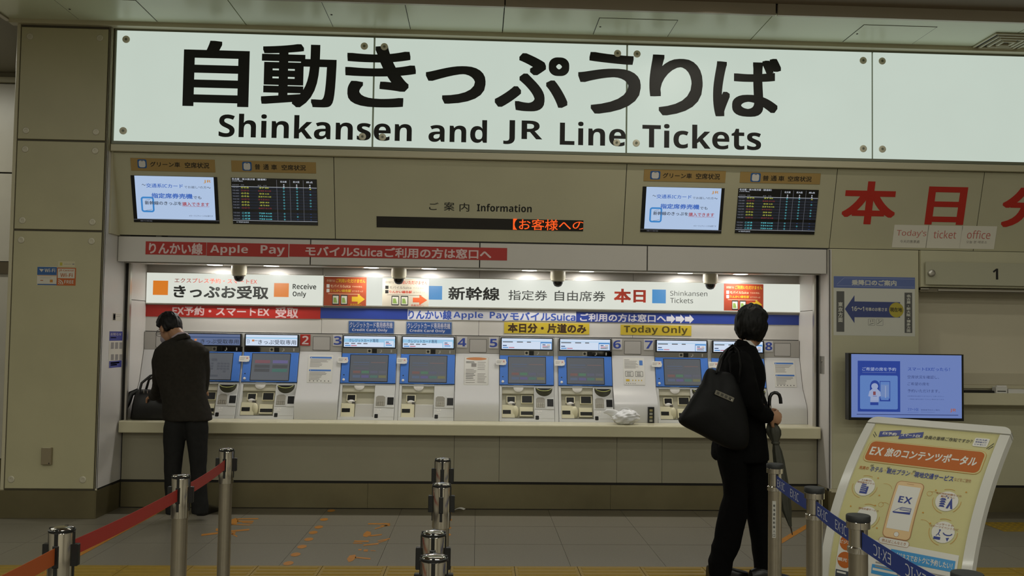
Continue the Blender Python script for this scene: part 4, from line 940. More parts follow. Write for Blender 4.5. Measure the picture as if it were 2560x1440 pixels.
MLAB = [('dim', 'receiving machine half hidden behind the man in the grey jacket'), ('ex', 'receiving machine with the bright display beside the red number two'), ('credit', 'machine under a blue credit card plate right of the number three'), ('credit', 'machine under a blue credit card plate left of the number four'), ('today', 'machine under the yellow Japanese card beside the number five'), ('today', 'machine with the crumpled white bag at its foot'), ('today', 'machine right of the number seven'), ('today', 'machine mostly hidden by the person with the tote bag')]
for i, (k, l) in enumerate(MLAB): machine(i, k, 'white and blue ticket '+l)
for i in range(4):
    a, b = MX[2*i][1], MX[2*i+1][0]
    o = MB(); prof(o, a+.002, b-.002, [(8.3, ZT), (8.075, ZT), (8.2, ZC1), (8.278, ZB1), (8.278, ZJ[0]-.003), (8.3, ZJ[0]-.003)], body_m)
    o.build('divider_post', loc=((a+b)/2, 8.2, ZT), label='narrow white divider between the two ticket machines '+('left of the red two', 'of the credit card pair', 'under the yellow Japanese card', 'of the rightmost pair')[i], cat='divider', group='dividers between paired machines')

# ------------------------------------------------------------------ stickers and outlet on the left pillar
def sticker(fr, tl, br, base, label, prints=(), name='sticker', cat='sticker', d=.0012, group=None, dz=0.0):
    t = MB(); t.pbox(fr, tl, br, dz, dz+d, base); o = t.build(name, loc=fr.P(*fr.pix(*br)), label=label, cat=cat, group=group)
    m = MB()
    for p in prints:
        if p[0] == 't': m.ptext(fr, p[1], p[2], p[3], dz+d+.0008, p[4], p[5] if len(p) > 5 else 0)
        elif p[0] == 'q': m.pquad(fr, p[1], p[2], dz+d+.0004, p[3])
        elif p[0] == 'p': m.ppoly(fr, p[1], dz+d+.0006, p[2])
        elif p[0] == 'r':
            a, b = fr.pix(*p[1]); m.ring(fr, a, b, p[2], p[2], p[3], dz+d+.0006, p[4], p[5], p[6], 14)
    if prints: m.build('print', o)
    return o
wblue = mat('wifi_blue', (48, 92, 150), .4); worg = mat('wifi_orange', (184, 92, 36), .4); wst = mat('sticker_white', (206, 200, 186), .4); ora_ink = mat('sticker_orange_ink', (170, 96, 50), .4)
sticker(FPc, (94, 666), (141.8, 713.5), wst, 'blue and white square wireless sticker on the pillar', [('q', (94, 667), (141.6, 688), wblue), ('q', (94, 709.5), (141.6, 713), wblue), ('q', (94.2, 688), (141.6, 690), mat('wifi_gold', (190, 130, 50))), ('t', 'Wi-Fi', (112, 671), (138, 680.5), wst, .02), ('q', (125, 699), (132, 706), mat('wifi_gold')if 0 else MATS['wifi_gold']), ('q', (100, 694), (128, 695), txt_g), ('q', (101, 700), (108, 702), ora_ink), ('p', [(98, 672), (110, 673), (104, 680)], wst)])
sticker(FPc, (142.8, 669), (188.8, 714.3), worg, 'orange and white square free wireless sticker on the pillar', [('q', (145, 671.5), (186.5, 696), wst), ('t', 'JR-Central', (148, 673), (184, 680), ora_ink, .02), ('t', 'Wi-Fi', (151, 682.5), (181.5, 692.5), ora_ink, .03), ('t', 'FREE', (161, 700.5), (184, 709), wst, .03), ('r', (145.5, 711), .012, .006, wst, 0, 1.57), ('r', (145.5, 711), .026, .007, wst, 0, 1.57), ('r', (145.5, 711), .04, .007, wst, 0, 1.57)])
sticker(FPc, (146, 653), (187.4, 667.4), mat('sticker_cream', (200, 192, 160), .4), 'small cream sticker with a yellow dot above the orange wireless sticker', [('q', (150, 656), (156, 664), mat('sticker_lime', (180, 170, 70))), ('q', (160, 660), (178, 661), txt_g), ('q', (181, 659), (186, 662), txt_g)])
sticker(LEFTF, (281, 782), (304.5, 803), wst, 'small white sticker with a black phone symbol on the side of the pillar', [('q', (282.5, 783.5), (288, 800.5), dk), ('q', (284, 786), (287, 797), wst), ('q', (290, 786), (302, 787.5), txt_g), ('q', (290, 790), (300, 791.5), txt_g)])
vio = mat('notice_violet', (62, 66, 140), .45)
sticker(LEFTF, (273.5, 828), (305.5, 918), wst, 'tall white notice with violet head and foot on the side of the pillar', [('q', (273.5, 828.3), (305.3, 851.5), vio), ('q', (272.5, 903), (303, 917.5), vio), ('t', 'お知らせ', (276, 832), (303, 839), wst), ('q', (276, 843), (290, 845), wst)]+[('q', (277+10.5*k, 856+j*30), (284+10.5*k, 872+j*28), txt_g) for k in range(3) for j in range(2)]+[('q', (276, 906), (298, 908), wst), ('q', (276, 911), (292, 913), wst)], name='notice', cat='notice')
ol = thing('outlet_box', 'beige metal outlet box low on the pillar front', 'outlet', FPc.P(*FPc.pix(120, 1161)))
a0, b1 = FPc.pix(107.5, 1119); a1, b0 = FPc.pix(131, 1161)
m = MB(); m.box(FPc, a0, b0, a1, b1, 0, .03, mat('outlet_beige', (150, 138, 112), .4, metal=.3), .004); m.build('box', ol)
m = MB(); m.box(FPc, a0+.006, b1-.001, a1-.006, b1+.004, 0, .028, trim_m, .001); m.build('lid', ol)
m = MB(); m.lathe(FPc.P(a1-.014, b0+.012, .03), [(.005, 0), (.004, .003)], dark_m, 10, FPc.n); m.build('lock', ol)

# ------------------------------------------------------------------ poster and TV on the right
pgrey = mat('poster_bar_grey', (88, 88, 86), .4); pnavy = mat('poster_navy', (60, 72, 128), .4); pw = mat('poster_white', (206, 206, 196), .3, coat=.3); phead = mat('poster_header_blue', (92, 110, 168), .3, coat=.3, var=.08, scale=2)
o = sticker(FRt, (2084, 690), (2287.5, 841), pw, 'white guidance poster with a navy arrow and a yellow circle on the right pillar', name='poster', cat='poster')
m = MB(); d = .0022; m.pquad(FRt, (2084, 690.3), (2287.2, 722.5), d, phead); m.ptext(FRt, '乗降口のご案内', (2129, 699), (2241, 715), d+.0006, pw, .035)
a, b = FRt.pix(2084, 700)
for p, q in (((2290-198, 711), (2106, 698)), ((2106, 698), (2110, 694.5)), ((2110, 694.5), (2286, 698)), ((2091, 714), (2286, 718))): m.line(FRt, FRt.pix(*p), FRt.pix(*q), .003, d+.0005, mat('poster_pale_line', (150, 160, 196)))
m.pquad(FRt, (2091, 728), (2110.5, 829.5), d, pgrey).pquad(FRt, (2261, 731.5), (2280.3, 832.5), d, pgrey)
for k, ch in enumerate('東京方面'): m.ptext(FRt, ch, (2095, 755+13*k), (2106.5, 766.5+13*k), d+.0006, pw, .03)
for k, ch in enumerate('名古屋・新大阪・博多方面'):
    if ch == '・': m.pquad(FRt, (2269.5, 740+7.9*k), (2272, 742.5+7.9*k), d+.0006, pw)
    else: m.ptext(FRt, ch, (2266, 736.5+7.9*k), (2276, 743.6+7.9*k), d+.0006, pw, .03)
m.ppoly(FRt, [(2112, 772.5), (2136, 738), (2136, 753.5), (2250, 755.5), (2250, 794), (2136, 793), (2136, 808)], d, pnavy)
a, b = FRt.pix(2240.5, 775); m.disc(FRt, a, b, .064, .064, d+.0004, mat('poster_yellow_disc', (178, 164, 60), .35), 30)
m.ptext(FRt, '現在地', (2224.5, 768.5), (2255, 780), d+.001, ink_m, .02); m.ptext(FRt, '16～1', (2128.5, 766), (2160, 778), d+.0008, pw, .03).ptext(FRt, '号車のお客さま', (2163, 768.5), (2217.5, 778.5), d+.0008, pw, .02)
for x in (2170, 2190.5):
    a0, b1 = FRt.pix(x, 797); a1, b0 = FRt.pix(x+17, 814); m.rrline(FRt, a0, b0, a1, b1, .006, .002, d, pgrey)
m.line(FRt, FRt.pix(2173, 811), FRt.pix(2184, 808), .004, d, pgrey); m.line(FRt, FRt.pix(2176, 806), FRt.pix(2176, 800), .004, d, pgrey); m.line(FRt, FRt.pix(2182, 805), FRt.pix(2182, 799), .004, d, pgrey); m.line(FRt, FRt.pix(2193, 810), FRt.pix(2205, 801), .004, d, pgrey); m.line(FRt, FRt.pix(2197, 804), FRt.pix(2197, 799), .004, d, pgrey)
m.build('print', o)
YTV = 7.42; TV = WY(YTV)
a0, b1 = TV.pix(2122, 882.5); a1, b0 = TV.pix(2410.5, 1053)
tv = thing('television', 'flat black television with a pale blue advertisement, mounted in front of the ticket window', 'television', TV.P((a0+a1)/2, b0, 0))
m = MB(); m.box(TV, a0, b0, a1, b1, -.075, 0, mat('tv_black', (20, 21, 20), .3), .004); m.build('casing', tv)
m = MB(); m.box(TV, a0+.08, b0+.18, a0+.4, b1-.2, -.235, -.074, blk_m); m.build('wall_bracket', tv)
tvb = mat('tv_blue', (126, 152, 222), .15, emit=.6, coat=.5); tvn = mat('tv_navy', (40, 74, 176), .2, emit=.6); tvl = mat('tv_light', (110, 152, 226), .2, emit=.6); tvt = mat('tv_ink', (62, 78, 140), .3, emit=.6); tvw = mat('tv_white', (178, 194, 236), .3, emit=.6)
s0 = TV.pix(2128, 885); s1 = TV.pix(2404.5, 1046)
m = MB(); m.quad(TV, s0[0], s1[1], s1[0], s0[1], .001, tvb); m.build('display', tv)
m = MB(); d = .0018
q = lambda x0, y0, x1, y1, mt, dd=0: m.pquad(TV, (2040+x0/4.923, 860+y0/4.923), (2040+x1/4.923, 860+y1/4.923), d+dd, mt)
t = lambda st, x0, y0, x1, y1, mt, bd=0: m.ptext(TV, st, (2040+x0/4.923, 860+y0/4.923), (2040+x1/4.923, 860+y1/4.923), d+.0012, mt, bd)
q(512, 205, 1036, 836, tvn); t('ご希望の席を予約', 566, 284, 984, 334, tvw, .015); q(568, 347, 980, 354, tvw, .0006)
A0 = TV.pix(2040+540/4.923, 860+384/4.923); A1 = TV.pix(2040+1005/4.923, 860+805/4.923); m.rrect(TV, A0[0], A1[1], A1[0], A0[1], .012, d+.0006, tvl)
q(782, 455, 912, 706, tvn, .0008); q(790, 464, 904, 672, tvl, .0011); q(798, 500, 892, 650, mat('tv_mid', (130, 160, 220), emit=.6), .0014); q(848, 515, 858, 662, tvw, .0017); q(798, 672, 892, 690, tvl, .0012)
def pd(cx_, cy_, rx, ry, mt, dd):
    a, b = TV.pix(2040+cx_/4.923, 860+cy_/4.923); a2, b2 = TV.pix(2040+(cx_+rx)/4.923, 860+(cy_-ry)/4.923); m.disc(TV, a, b, abs(a2-a), abs(b2-b), d+dd, mt, 20)
pd(722, 505, 56, 58, tvn, .002); q(662, 500, 690, 600, tvn, .002); q(752, 500, 778, 590, tvn, .002); pd(720, 520, 42, 38, tvw, .0023); m.ppoly(TV, [(2040+x/4.923, 860+y/4.923) for x, y in ((655, 580), (690, 550), (750, 550), (790, 590), (796, 640), (770, 650), (768, 715), (665, 715), (668, 650), (640, 640))], d+.0022, tvw)
q(665, 715, 765, 752, tvn, .0024); q(700, 584, 732, 628, mat('tv_red', (150, 80, 90), emit=.6), .0026); q(696, 640, 745, 645, tvn, .0026); q(664, 700, 768, 703, tvn, .0026)
t('スマートEXだったら！', 1128, 286, 1645, 334, tvn, .01); t('空席状況を確認し、', 1124, 385, 1512, 430, tvt); t('ご希望の席を', 1124, 470, 1392, 512, tvt); t('予約いただけます。', 1124, 554, 1520, 600, tvt)
t('※空席状況は変わりますのでご了承ください。', 1124, 634, 1575, 652, tvt); t('ご希望の席をお取りできない場合があります。', 1140, 672, 1580, 690, tvt); t('スマートEX', 1126, 786, 1258, 824, tvn, .01); q(1126, 838, 1262, 841, tvn); t('新幹線予約のご案内', 1290, 802, 1520, 822, tvt); q(1288, 836, 1460, 840, tvt); q(500, 868, 1750, 872, tvt)
t('JR', 1648, 795, 1722, 842, mat('tv_orange', (196, 110, 90), emit=.6), .02); m.build('picture', tv)
# ------------------------------------------------------------------ floor markings and scrap
tape_m = mat('orange_tape', (176, 114, 28), .5, var=.12, scale=30)
def tape(p, q, w, label):
    a = onZ(*p, 0); b = onZ(*q, 0); m = MB(); m.line(FLOOR, (a.x, a.y), (b.x, b.y), w, .0012, tape_m)
    m.build('floor_tape', loc=((a.x+b.x)/2, (a.y+b.y)/2, 0), label=label, cat='floor tape', group='orange tape lines on the floor')
tape((418, 1267.5), (100, 1440), .045, 'orange tape line running diagonally behind the red belts')
tape((1900, 1385), (2200, 1208), .05, 'orange tape line behind the blue belt posts')
for k, (x, y) in enumerate(((828, 1277), (810, 1299), (797, 1318), (783, 1331.5), (772, 1348.5), (755, 1367), (739, 1386.5), (721, 1408.5))):
    p = onZ(x, y, 0); m = MB(); m.disc(FLOOR, p.x, p.y, .032, .055, .0012, tape_m, 14)
    m.build('floor_dot', loc=(p.x, p.y, 0), label='orange floor dot beside the dark joint, '+('nearest the wall', 'second from the wall', 'third from the wall', 'fourth from the wall', 'fifth from the wall', 'sixth from the wall', 'next to last before the yellow tiles', 'nearest the yellow tiles')[k], cat='floor marking', group='dotted line on the floor')
for k, (x, y) in enumerate(((1123, 1283), (1124, 1300), (1122, 1320), (1121, 1337))):
    p = onZ(x, y, 0); m = MB(); m.disc(FLOOR, p.x, p.y, .02, .04, .0012, tape_m, 14)
    m.build('floor_dot', loc=(p.x, p.y, 0), label='orange dot right of the middle posts, '+('beside the paper scrap', 'second from the wall', 'third from the wall', 'farthest from the wall')[k], cat='floor marking', group='dots by the middle posts')
Z7 = lambda x, y: (lambda p: (p.x, p.y))(onZ(480+x/4.923, 1260+y/4.923, 0))
def marks(polys, label):
    m = MB()
    for pl_ in polys: m.poly(FLOOR, [Z7(*p) for p in pl_], .0012, tape_m)
    p = V(Z7(*polys[0][0])); m.build('floor_lettering', loc=(p.x, p.y, 0), label=label, cat='floor marking', group='worn orange floor lettering')
bar = lambda x0, y0, x1, y1, h: [(x0, y0), (x1, y1), (x1-.4*h, y1+h), (x0-.4*h, y0+h)]
marks([[(480, 195), (540, 172), (575, 200), (545, 250), (480, 255)], bar(550, 180, 820, 176, 12), bar(560, 205, 760, 208, 16), bar(480, 248, 720, 256, 9), bar(620, 225, 745, 232, 10), bar(120, 372, 345, 345, 22), bar(300, 300, 345, 310, 30), bar(440, 330, 710, 306, 20), bar(470, 350, 560, 395, 14), bar(500, 345, 540, 345, 30)], 'worn orange floor lettering behind the nearer red belt posts')
marks([bar(2170, 238, 2440, 238, 14), bar(2440, 245, 2255, 300, 14), bar(2320, 262, 2440, 262, 10), [(2110, 370), (2150, 335), (2200, 345), (2205, 385), (2150, 408), (2105, 400)], bar(2190, 385, 2340, 370, 16), bar(2000, 450, 2180, 452, 18), bar(1985, 475, 2100, 478, 12), bar(2115, 500, 2300, 480, 18), bar(2290, 450, 2440, 420, 14), bar(2300, 470, 2400, 440, 12), bar(2050, 556, 2090, 556, 16), bar(2120, 558, 2170, 562, 26), bar(2200, 570, 2260, 574, 8), [(1905, 680), (1940, 635), (2010, 625), (2020, 660), (1980, 700), (1930, 718)], bar(2010, 650, 2200, 668, 16)], 'worn orange floor lettering left of the middle steel posts')
p0 = onZ(1143, 1279, 0); m = MB(); Fs = Fr((0, 0, .001), (1, 0, 0), (0, 1, 0))
n = 8; vs = []
for k in range(n+1):
    u = k/n; z = .004+.03*math.sin(u*2.6)*.8; vs += [V((p0.x-.045+.1*u, p0.y-.03+.02*u, z)), V((p0.x-.03+.1*u, p0.y+.035-.01*u, z+.003))]
m.add(vs, [(2*k, 2*k+2, 2*k+3, 2*k+1) for k in range(n)], paper_m)
m.build('paper_scrap', loc=(p0.x, p0.y, 0), label='curled white paper scrap on the floor beside the steel skirting', cat='litter')

# ------------------------------------------------------------------ belt posts
HP = .94
def belt_post(p, label, group):
    x, y = p; o = thing('belt_post', label, 'barrier post', (x, y, 0), group)
    m = MB(); m.lathe((x, y, 0), [(.14, 0), (.14, .006), (.13, .012), (.05, .03), (.034, .04)], satin_m, 36); m.build('base', o, 40)
    m = MB(); m.cyl((x, y, .03), (x, y, HP-.145), .0295, .0295, satin_m, 28); m.build('pole', o, 40)
    m = MB(); m.lathe((x, y, 0), [(.0335, HP-.15), (.0335, HP-.004), (.0325, HP-.001)], chrome_m, 32); m.build('head', o, 40)
    m = MB(); m.lathe((x, y, 0), [(.0345, HP-.001), (.035, HP+.002), (.035, HP+.005), (.03, HP+.007)], blk_m, 32); m.build('cap_rim', o, 40)
    m = MB(); m.lathe((x, y, 0), [(.0315, HP+.0065), (.028, HP+.010), (.012, HP+.0115)], chrome_m, 28)
    m.build('cap', o, 40)
    m = MB(); [m.box(FHz(HP+.0075), x+sx_*.0245-.0085*abs(sx_)-.004*abs(sy_), y+sy_*.0245-.0085*abs(sy_)-.004*abs(sx_), x+sx_*.0245+.0085*abs(sx_)+.004*abs(sy_), y+sy_*.0245+.0085*abs(sy_)+.004*abs(sx_), -.003, .003, blk_m) for sx_, sy_ in ((1, 0), (-1, 0), (0, 1), (0, -1))]; m.build('cap_slots', o)
    for k in range(4):
        t = k*math.pi/2; n = V((math.sin(t), -math.cos(t), 0)); u = V((-n.y, n.x, 0)) if 0 else V((math.cos(t), math.sin(t), 0))
        fr = Fr(V((x, y, 0))+n*.0325, u, (0, 0, 1))
        m = MB(); m.box(fr, -.005, HP-.125, .005, HP, -.004, .003, blk_m, .001); m.build('slot', o)
        m = MB(); m.box(fr, -.009 if k else -.008, HP-.094, .009 if k else .008, HP-.034, -.004, .016 if k % 2 else .006, blk_m, .002); m.build('belt_clip', o)
    return o
FHz = lambda z: Fr((0, 0, z), (1, 0, 0), (0, 1, 0))
gp = lambda px, py, z=HP+.005: (lambda q: (q.x, q.y))(onZ(px, py, z))
LP = [gp(567, 1124), gp(453, 1190.5), gp(155, 1323)]
LP.append((LP[2][0]-.03, LP[2][1]-.95))
GL = 'steel posts of the red belt line'
for p, l in zip(LP, ('steel belt post nearest the wall on the red belt line', 'steel belt post in front of the man in the grey jacket', 'big steel belt post at the lower left corner, dark red belt to its right', 'steel belt post outside the picture holding the orange end of the belt')): belt_post(p, l, GL)
CP = [gp(1107, 1149), gp(1104.5, 1212), gp(1084, 1333), gp(1085, 1394)]
for p, l in zip(CP, ('farthest of the four steel posts lined up in the middle of the floor', 'second farthest steel post of the middle row, beside the paper scrap', 'second nearest steel post of the middle row', 'nearest steel post of the middle row at the lower edge')): belt_post(p, l, 'steel posts in the middle row')
def belt(p, q, z, h, m0, name, label, group, sag=.0, words=None, mir=False, cat='belt'):
    a = V((p[0], p[1], 0)); b = V((q[0], q[1], 0)); L = (b-a).length; u = (b-a)/L
    fr = Fr(a, u, (0, 0, 1)); m = MB(); N = 10; vs = []; fs = []
    zz = lambda t: z-sag*4*t*(1-t)
    for k in range(N+1):
        t = k/N
        for dd in (-.0008, .0008): vs += [fr.P(L*t, zz(t), dd), fr.P(L*t, zz(t)+h, dd)]
        if k:
            o = 4*(k-1); fs += [(o, o+4, o+5, o+1), (o+2, o+3, o+7, o+6), (o+1, o+5, o+7, o+3), (o, o+2, o+6, o+4)]
    m.add(vs, fs, m0); ob = m.build(name, loc=fr.P(0, z, 0), label=label, cat=cat, group=group)
    if words:
        m = MB(); st, pitch, wd, hh, off, mt = words; x = off
        while x+wd < L-.02:
            for sd in (1, -1):
                mm = mir if sd == 1 else (not mir)
                f2 = Fr(a, u, (0, 0, 1)); m.text(f2, st, x, zz((x+wd/2)/L)+(h-hh)/2, x+wd, zz((x+wd/2)/L)+(h+hh)/2, .0012*sd, mt, .004, mir=mm)
            x += pitch
        m.build('lettering', ob)
    return ob
redb = mat('belt_red', (152, 36, 26), .55); redb_lit = mat('belt_red_lit', (160, 74, 22), .55)  # second tone: the same red belt with orange light painted into its colour
sh = lambda p, q, r: (p[0]+(q[0]-p[0])*r/math.dist(p, q), p[1]+(q[1]-p[1])*r/math.dist(p, q))
for i, (m0, l) in enumerate(((redb, 'red belt stretched between the two farther posts of the red line'), (redb, 'dark red belt between the middle and the nearest post of the red line'), (redb_lit, 'orange red belt leaving the picture at the lower left corner'))):
    belt(sh(LP[i], LP[i+1], .036), sh(LP[i+1], LP[i], .036), HP-.084, .045, m0, 'barrier_belt', l, 'red barrier belts', .006)
# posts with black caps and the blue belt
capb = mat('cap_black', (30, 32, 32), .55); navy_b = mat('belt_blue', (26, 54, 134), .55); belt_w = mat('belt_white', (206, 208, 214), .5)
BP = [gp(1937.5, 1159, .93), gp(2036, 1218, .93), gp(2145.5, 1287, .93), gp(2418, 1432, .93)]
def cap_post(p, label, sticker_=False):
    x, y = p; o = thing('belt_post', label, 'barrier post', (x, y, 0), 'posts of the blue belt line'); H2 = .93
    m = MB(); m.lathe((x, y, 0), [(.14, 0), (.14, .006), (.13, .012), (.05, .03), (.034, .04)], satin_m, 36); m.build('base', o, 40)
    m = MB(); m.cyl((x, y, .03), (x, y, H2-.12), .0305, .0305, satin_m, 28); m.build('pole', o, 40)
    m = MB(); m.lathe((x, y, 0), [(.0335, H2-.122), (.0345, H2-.118), (.0345, H2-.104), (.03, H2-.1), (.03, H2-.045), (.0375, H2-.042), (.0375, H2-.021), (.035, H2-.018)], chrome_m, 32); m.build('head', o, 35)
    m = MB(); m.lathe((x, y, 0), [(.0375, H2-.02), (.0385, H2-.017), (.0385, H2-.003), (.0365, H2), (.01, H2+.0005)], capb, 32); m.build('cap', o, 40)
    m = MB(); m.box(Fr((x, y-.0335, 0), (1, 0, 0), (0, 0, 1)), -.004, H2-.1, .004, H2-.045, -.006, .001, blk_m); m.build('slot', o)
    if sticker_:
        fr = Fr((x-.012, y-.0288, 0), (.96, -.28, 0), (0, 0, 1)); m = MB(); m.box(fr, -.009, H2-.33, .007, H2-.165, 0, .0012, mat('post_label', (176, 174, 166), .4))
        for k, ch in enumerate('東海道新幹線入口'): m.text(fr, ch, -.006, H2-.192-.019*k, .004, H2-.18-.019*k, .0018, dk, .01)
        m.build('label_strip', o)
    return o
for p, l, s in zip(BP, ('black capped steel post with a white label strip in front of the standing person', 'black capped steel post left of the yellow poster stand', 'black capped steel post overlapping the lower part of the yellow poster stand', 'black post cap at the lower right edge of the picture'), (1, 0, 0, 0)): cap_post(p, l, s)
for i, (l, off) in enumerate((('blue lettered belt between the two farther black capped posts', .0), ('blue lettered belt between the second and third black capped posts', -.06), ('blue belt with mirrored white lettering at the lower right', .12))):
    belt(sh(BP[i], BP[i+1], .03), sh(BP[i+1], BP[i], .03), .93-.105, .056, navy_b, 'barrier_belt', l, 'blue barrier belts', .005, ('EX·IC', .235, .135, .034, .02 if off <= 0 else .1, belt_w), i == 2)

# ------------------------------------------------------------------ leaning poster stand
ZTB = 1.12
PL_, PR_ = onZ(2178, 1043, ZTB), onZ(2535, 1072, ZTB)
eu = (PR_-PL_); BW = eu.length; eu = eu/BW; bk = V((-eu.y, eu.x, 0))
if bk.y < 0: bk = -bk
def onBoard(px, py):
    d = ray(px, py); t = (PL_-O).dot(eu)/d.dot(eu); q = O+d*t-PL_; return q.dot(bk), q.z+ZTB
meas = [onBoard(*p) for p in ((2172, 1052), (2150, 1096), (2123, 1152), (2093, 1232), (2066, 1332), (2050, 1440))]
# quadratic fit s(z), s=0 at the top
import numpy as np
A_ = np.array([[(z-ZTB), (z-ZTB)**2] for s, z in meas]); B_ = np.array([s for s, z in meas]); kq = np.linalg.lstsq(A_, B_, rcond=None)[0]
zv = ZTB-kq[0]/(2*kq[1]) if kq[1] else -9                                   # height where the board turns vertical
def s_of(z):
    zz = max(z, zv) if kq[1] < 0 or zv < ZTB else z
    return kq[0]*(zz-ZTB)+kq[1]*(zz-ZTB)**2
class Board:
    def __init__(s):
        s.tab = []; L = 0; last = None
        for k in range(0, 201):
            z = ZTB-(ZTB-.12)*k/200; q = (s_of(z), z)
            if last: L += math.dist(q, last)
            s.tab.append((L, q)); last = q
        s.L = L
    def prof(s, t):                                                       # t: arc length from the top
        t = max(0, min(t, s.L)); i = min(int(t/s.L*200), 199)
        while i > 0 and s.tab[i][0] > t: i -= 1
        while i < 199 and s.tab[i+1][0] < t: i += 1
        (l0, q0), (l1, q1) = s.tab[i], s.tab[i+1]; f = (t-l0)/(l1-l0); return q0[0]+(q1[0]-q0[0])*f, q0[1]+(q1[1]-q0[1])*f
    def P(s, a, b, d=0.0):                                                # b measured upwards: b = -arc length
        t = -b; S_, z = s.prof(t); S2, z2 = s.prof(t+.01); S1, z1 = s.prof(t-.01)
        tg = V((S2-S1, z2-z1)).normalized()                              # downwards along the profile
        nrm = bk*(tg.y)+V((0, 0, 1))*(-tg.x)
        if nrm.dot(O-PL_) < 0: nrm = -nrm
        p = PL_+eu*a+bk*S_; p.z = z; return p+nrm*d
    def pix(s, px, py):
        lo, hi = 0.0, s.L
        for _ in range(40):
            t = (lo+hi)/2; l = proj(s.P(0, -t)); r = proj(s.P(BW, -t)); y = l[1]+(r[1]-l[1])*(px-l[0])/(r[0]-l[0])
            if y < py: lo = t
            else: hi = t
        l, r = s.P(0, -t), s.P(BW, -t); a0, a1 = 0.0, BW
        for _ in range(40):
            a = (a0+a1)/2
            if proj(s.P(a, -t))[0] < px: a0 = a
            else: a1 = a
        return a, -t
BD = Board()
bp_ = PL_+eu*(BW/2)+bk*s_of(.2)
st = thing('poster_stand', 'white framed leaning poster stand with a yellow travel poster, behind the blue belt', 'sign stand', (bp_.x, bp_.y, 0))
fw = mat('stand_frame', (196, 194, 186), .3, coat=.3)
N = 28
def strip_b(m, a0, a1, t0, t1, d0, d1, mt, n=N):
    vs = []; fs = []
    for k in range(n+1):
        t = t0+(t1-t0)*k/n; vs += [BD.P(a0, -t, d0), BD.P(a1, -t, d0), BD.P(a1, -t, d1), BD.P(a0, -t, d1)]
        if k:
            o = 4*(k-1); fs += [(o+i, o+(i+1) % 4, o+4+(i+1) % 4, o+4+i) for i in range(4)]
    fs += [(0, 1, 2, 3), (4*n+3, 4*n+2, 4*n+1, 4*n)]
    m.add(vs, fs, mt)
FWD = .042
m = MB(); strip_b(m, .004, BW-.004, .02, BD.L, -.03, -.006, mat('stand_back', (120, 118, 112), .5)); m.build('back_board', st)
for a0, a1 in ((0, FWD), (BW-FWD, BW)):
    m = MB(); strip_b(m, a0, a1, .05, BD.L, -.03, .008, fw); m.build('frame_side', st, 40)
m = MB(); R_ = .043; pts = []
for k in range(9): t = math.pi/2*k/8; pts.append((R_-R_*math.cos(t), R_-R_*math.sin(t)))
out = pts+[(BW-x, y) for x, y in pts[::-1]]; inn = [(FWD, R_)]+[(FWD, FWD)]+[(BW-FWD, FWD)]+[(BW-FWD, R_)]
ring_ = out+inn[::-1]; n_ = len(ring_)
def flat(dep): return [BD.P(a, -t, dep) for a, t in ring_]
vs = flat(-.03)+flat(.008); half = len(out)//2
fs = []
oi = list(range(len(out))); 
top = []
# faces: left corner fan, top strip, right corner fan
ii = {0: n_-1, 1: n_-2, 2: n_-3, 3: n_-4}                               # indices of inner points in ring order
for off, fl in ((0, True), (n_, False)):
    f_ = []
    for k in range(half-1): f_.append((oi[k], oi[k+1], ii[1] if k else ii[1]))
    f_.append((oi[0], ii[1], ii[0])); f_.append((oi[half-1], oi[half], ii[2], ii[1]))
    for k in range(half, len(out)-1): f_.append((oi[k], oi[k+1], ii[2]))
    f_.append((oi[-1], ii[3], ii[2]))
    fs += [tuple(off+i for i in (f if fl else f[::-1])) for f in f_]
fs += [(k, (k+1) % n_, n_+(k+1) % n_, n_+k) for k in range(n_)]
m.add(vs, fs, fw); m.build('frame_top', st)
yel_pos = mat('poster_cream_yellow', (188, 182, 132), .4, spec=.3)
m = MB(); strip_b(m, FWD-.004, BW-FWD+.004, FWD-.004, BD.L-.03, -.006, -.001, yel_pos); po_ = m.build('poster_sheet', st)
bt = BD.P(BW/2, -BD.L)
m = MB(); fb = Fr((bp_.x, bp_.y, 0), eu, bk); m.box(fb, -BW/2, -.02, BW/2, .34, 0, .02, fw, .006); m.box(fb, -.03, .05, .03, .1, .02, .5, fw, .004)
m.box(fb, -BW/2+.01, -.03, -BW/2+.05, .03, .0, .15, fw); m.box(fb, BW/2-.05, -.03, BW/2-.01, .03, .0, .15, fw); m.build('base', st)
m = MB(); d = .0012
bo = mat('board_orange', (172, 92, 34), .45, spec=.3); bn = mat('board_navy', (46, 60, 130), .4); bw = mat('board_white', (206, 204, 196), .35); bl = mat('board_line', (186, 132, 40), .4); bpk = mat('board_brown', (160, 110, 70), .4); bsky = mat('board_sky', (60, 140, 196), .4); bpeach = mat('board_peach', (206, 176, 130), .35)
Bx = lambda x, y: BD.pix(2040+x/4.923, 1040+y/4.923)                     # the crop measured in the photograph
def bq(pts, mt, dd=0): m.poly(BD, [Bx(*p) for p in pts], d+dd, mt)
def btx(stx, x0, y0, x1, y1, mt, bd=.01, h=None, dd=.0006):               # text along the board: from left-middle to right-middle, height in crop pixels
    a0, b0_ = Bx(x0, y0); a1, b1_ = Bx(x1, y1); b = (b0_+b1_)/2; hh = h/4.923*.00198; m.text(BD, stx, a0, b-hh/2, a1, b+hh/2, d+dd, mt, bd)
bq([(790, 190), (1054, 176), (1036, 242), (770, 258)], bn); btx('EX予約', 822, 220, 998, 222, bw, .03, 48)
bq([(1035, 226), (1328, 200), (1310, 266), (1012, 284)], bn); btx('スマートEX', 1048, 246, 1290, 240, bw, .03, 48)
btx('会員の皆様ご存知ですか？', 1335, 262, 1925, 316, txt_g if 0 else dk, .01, 56)
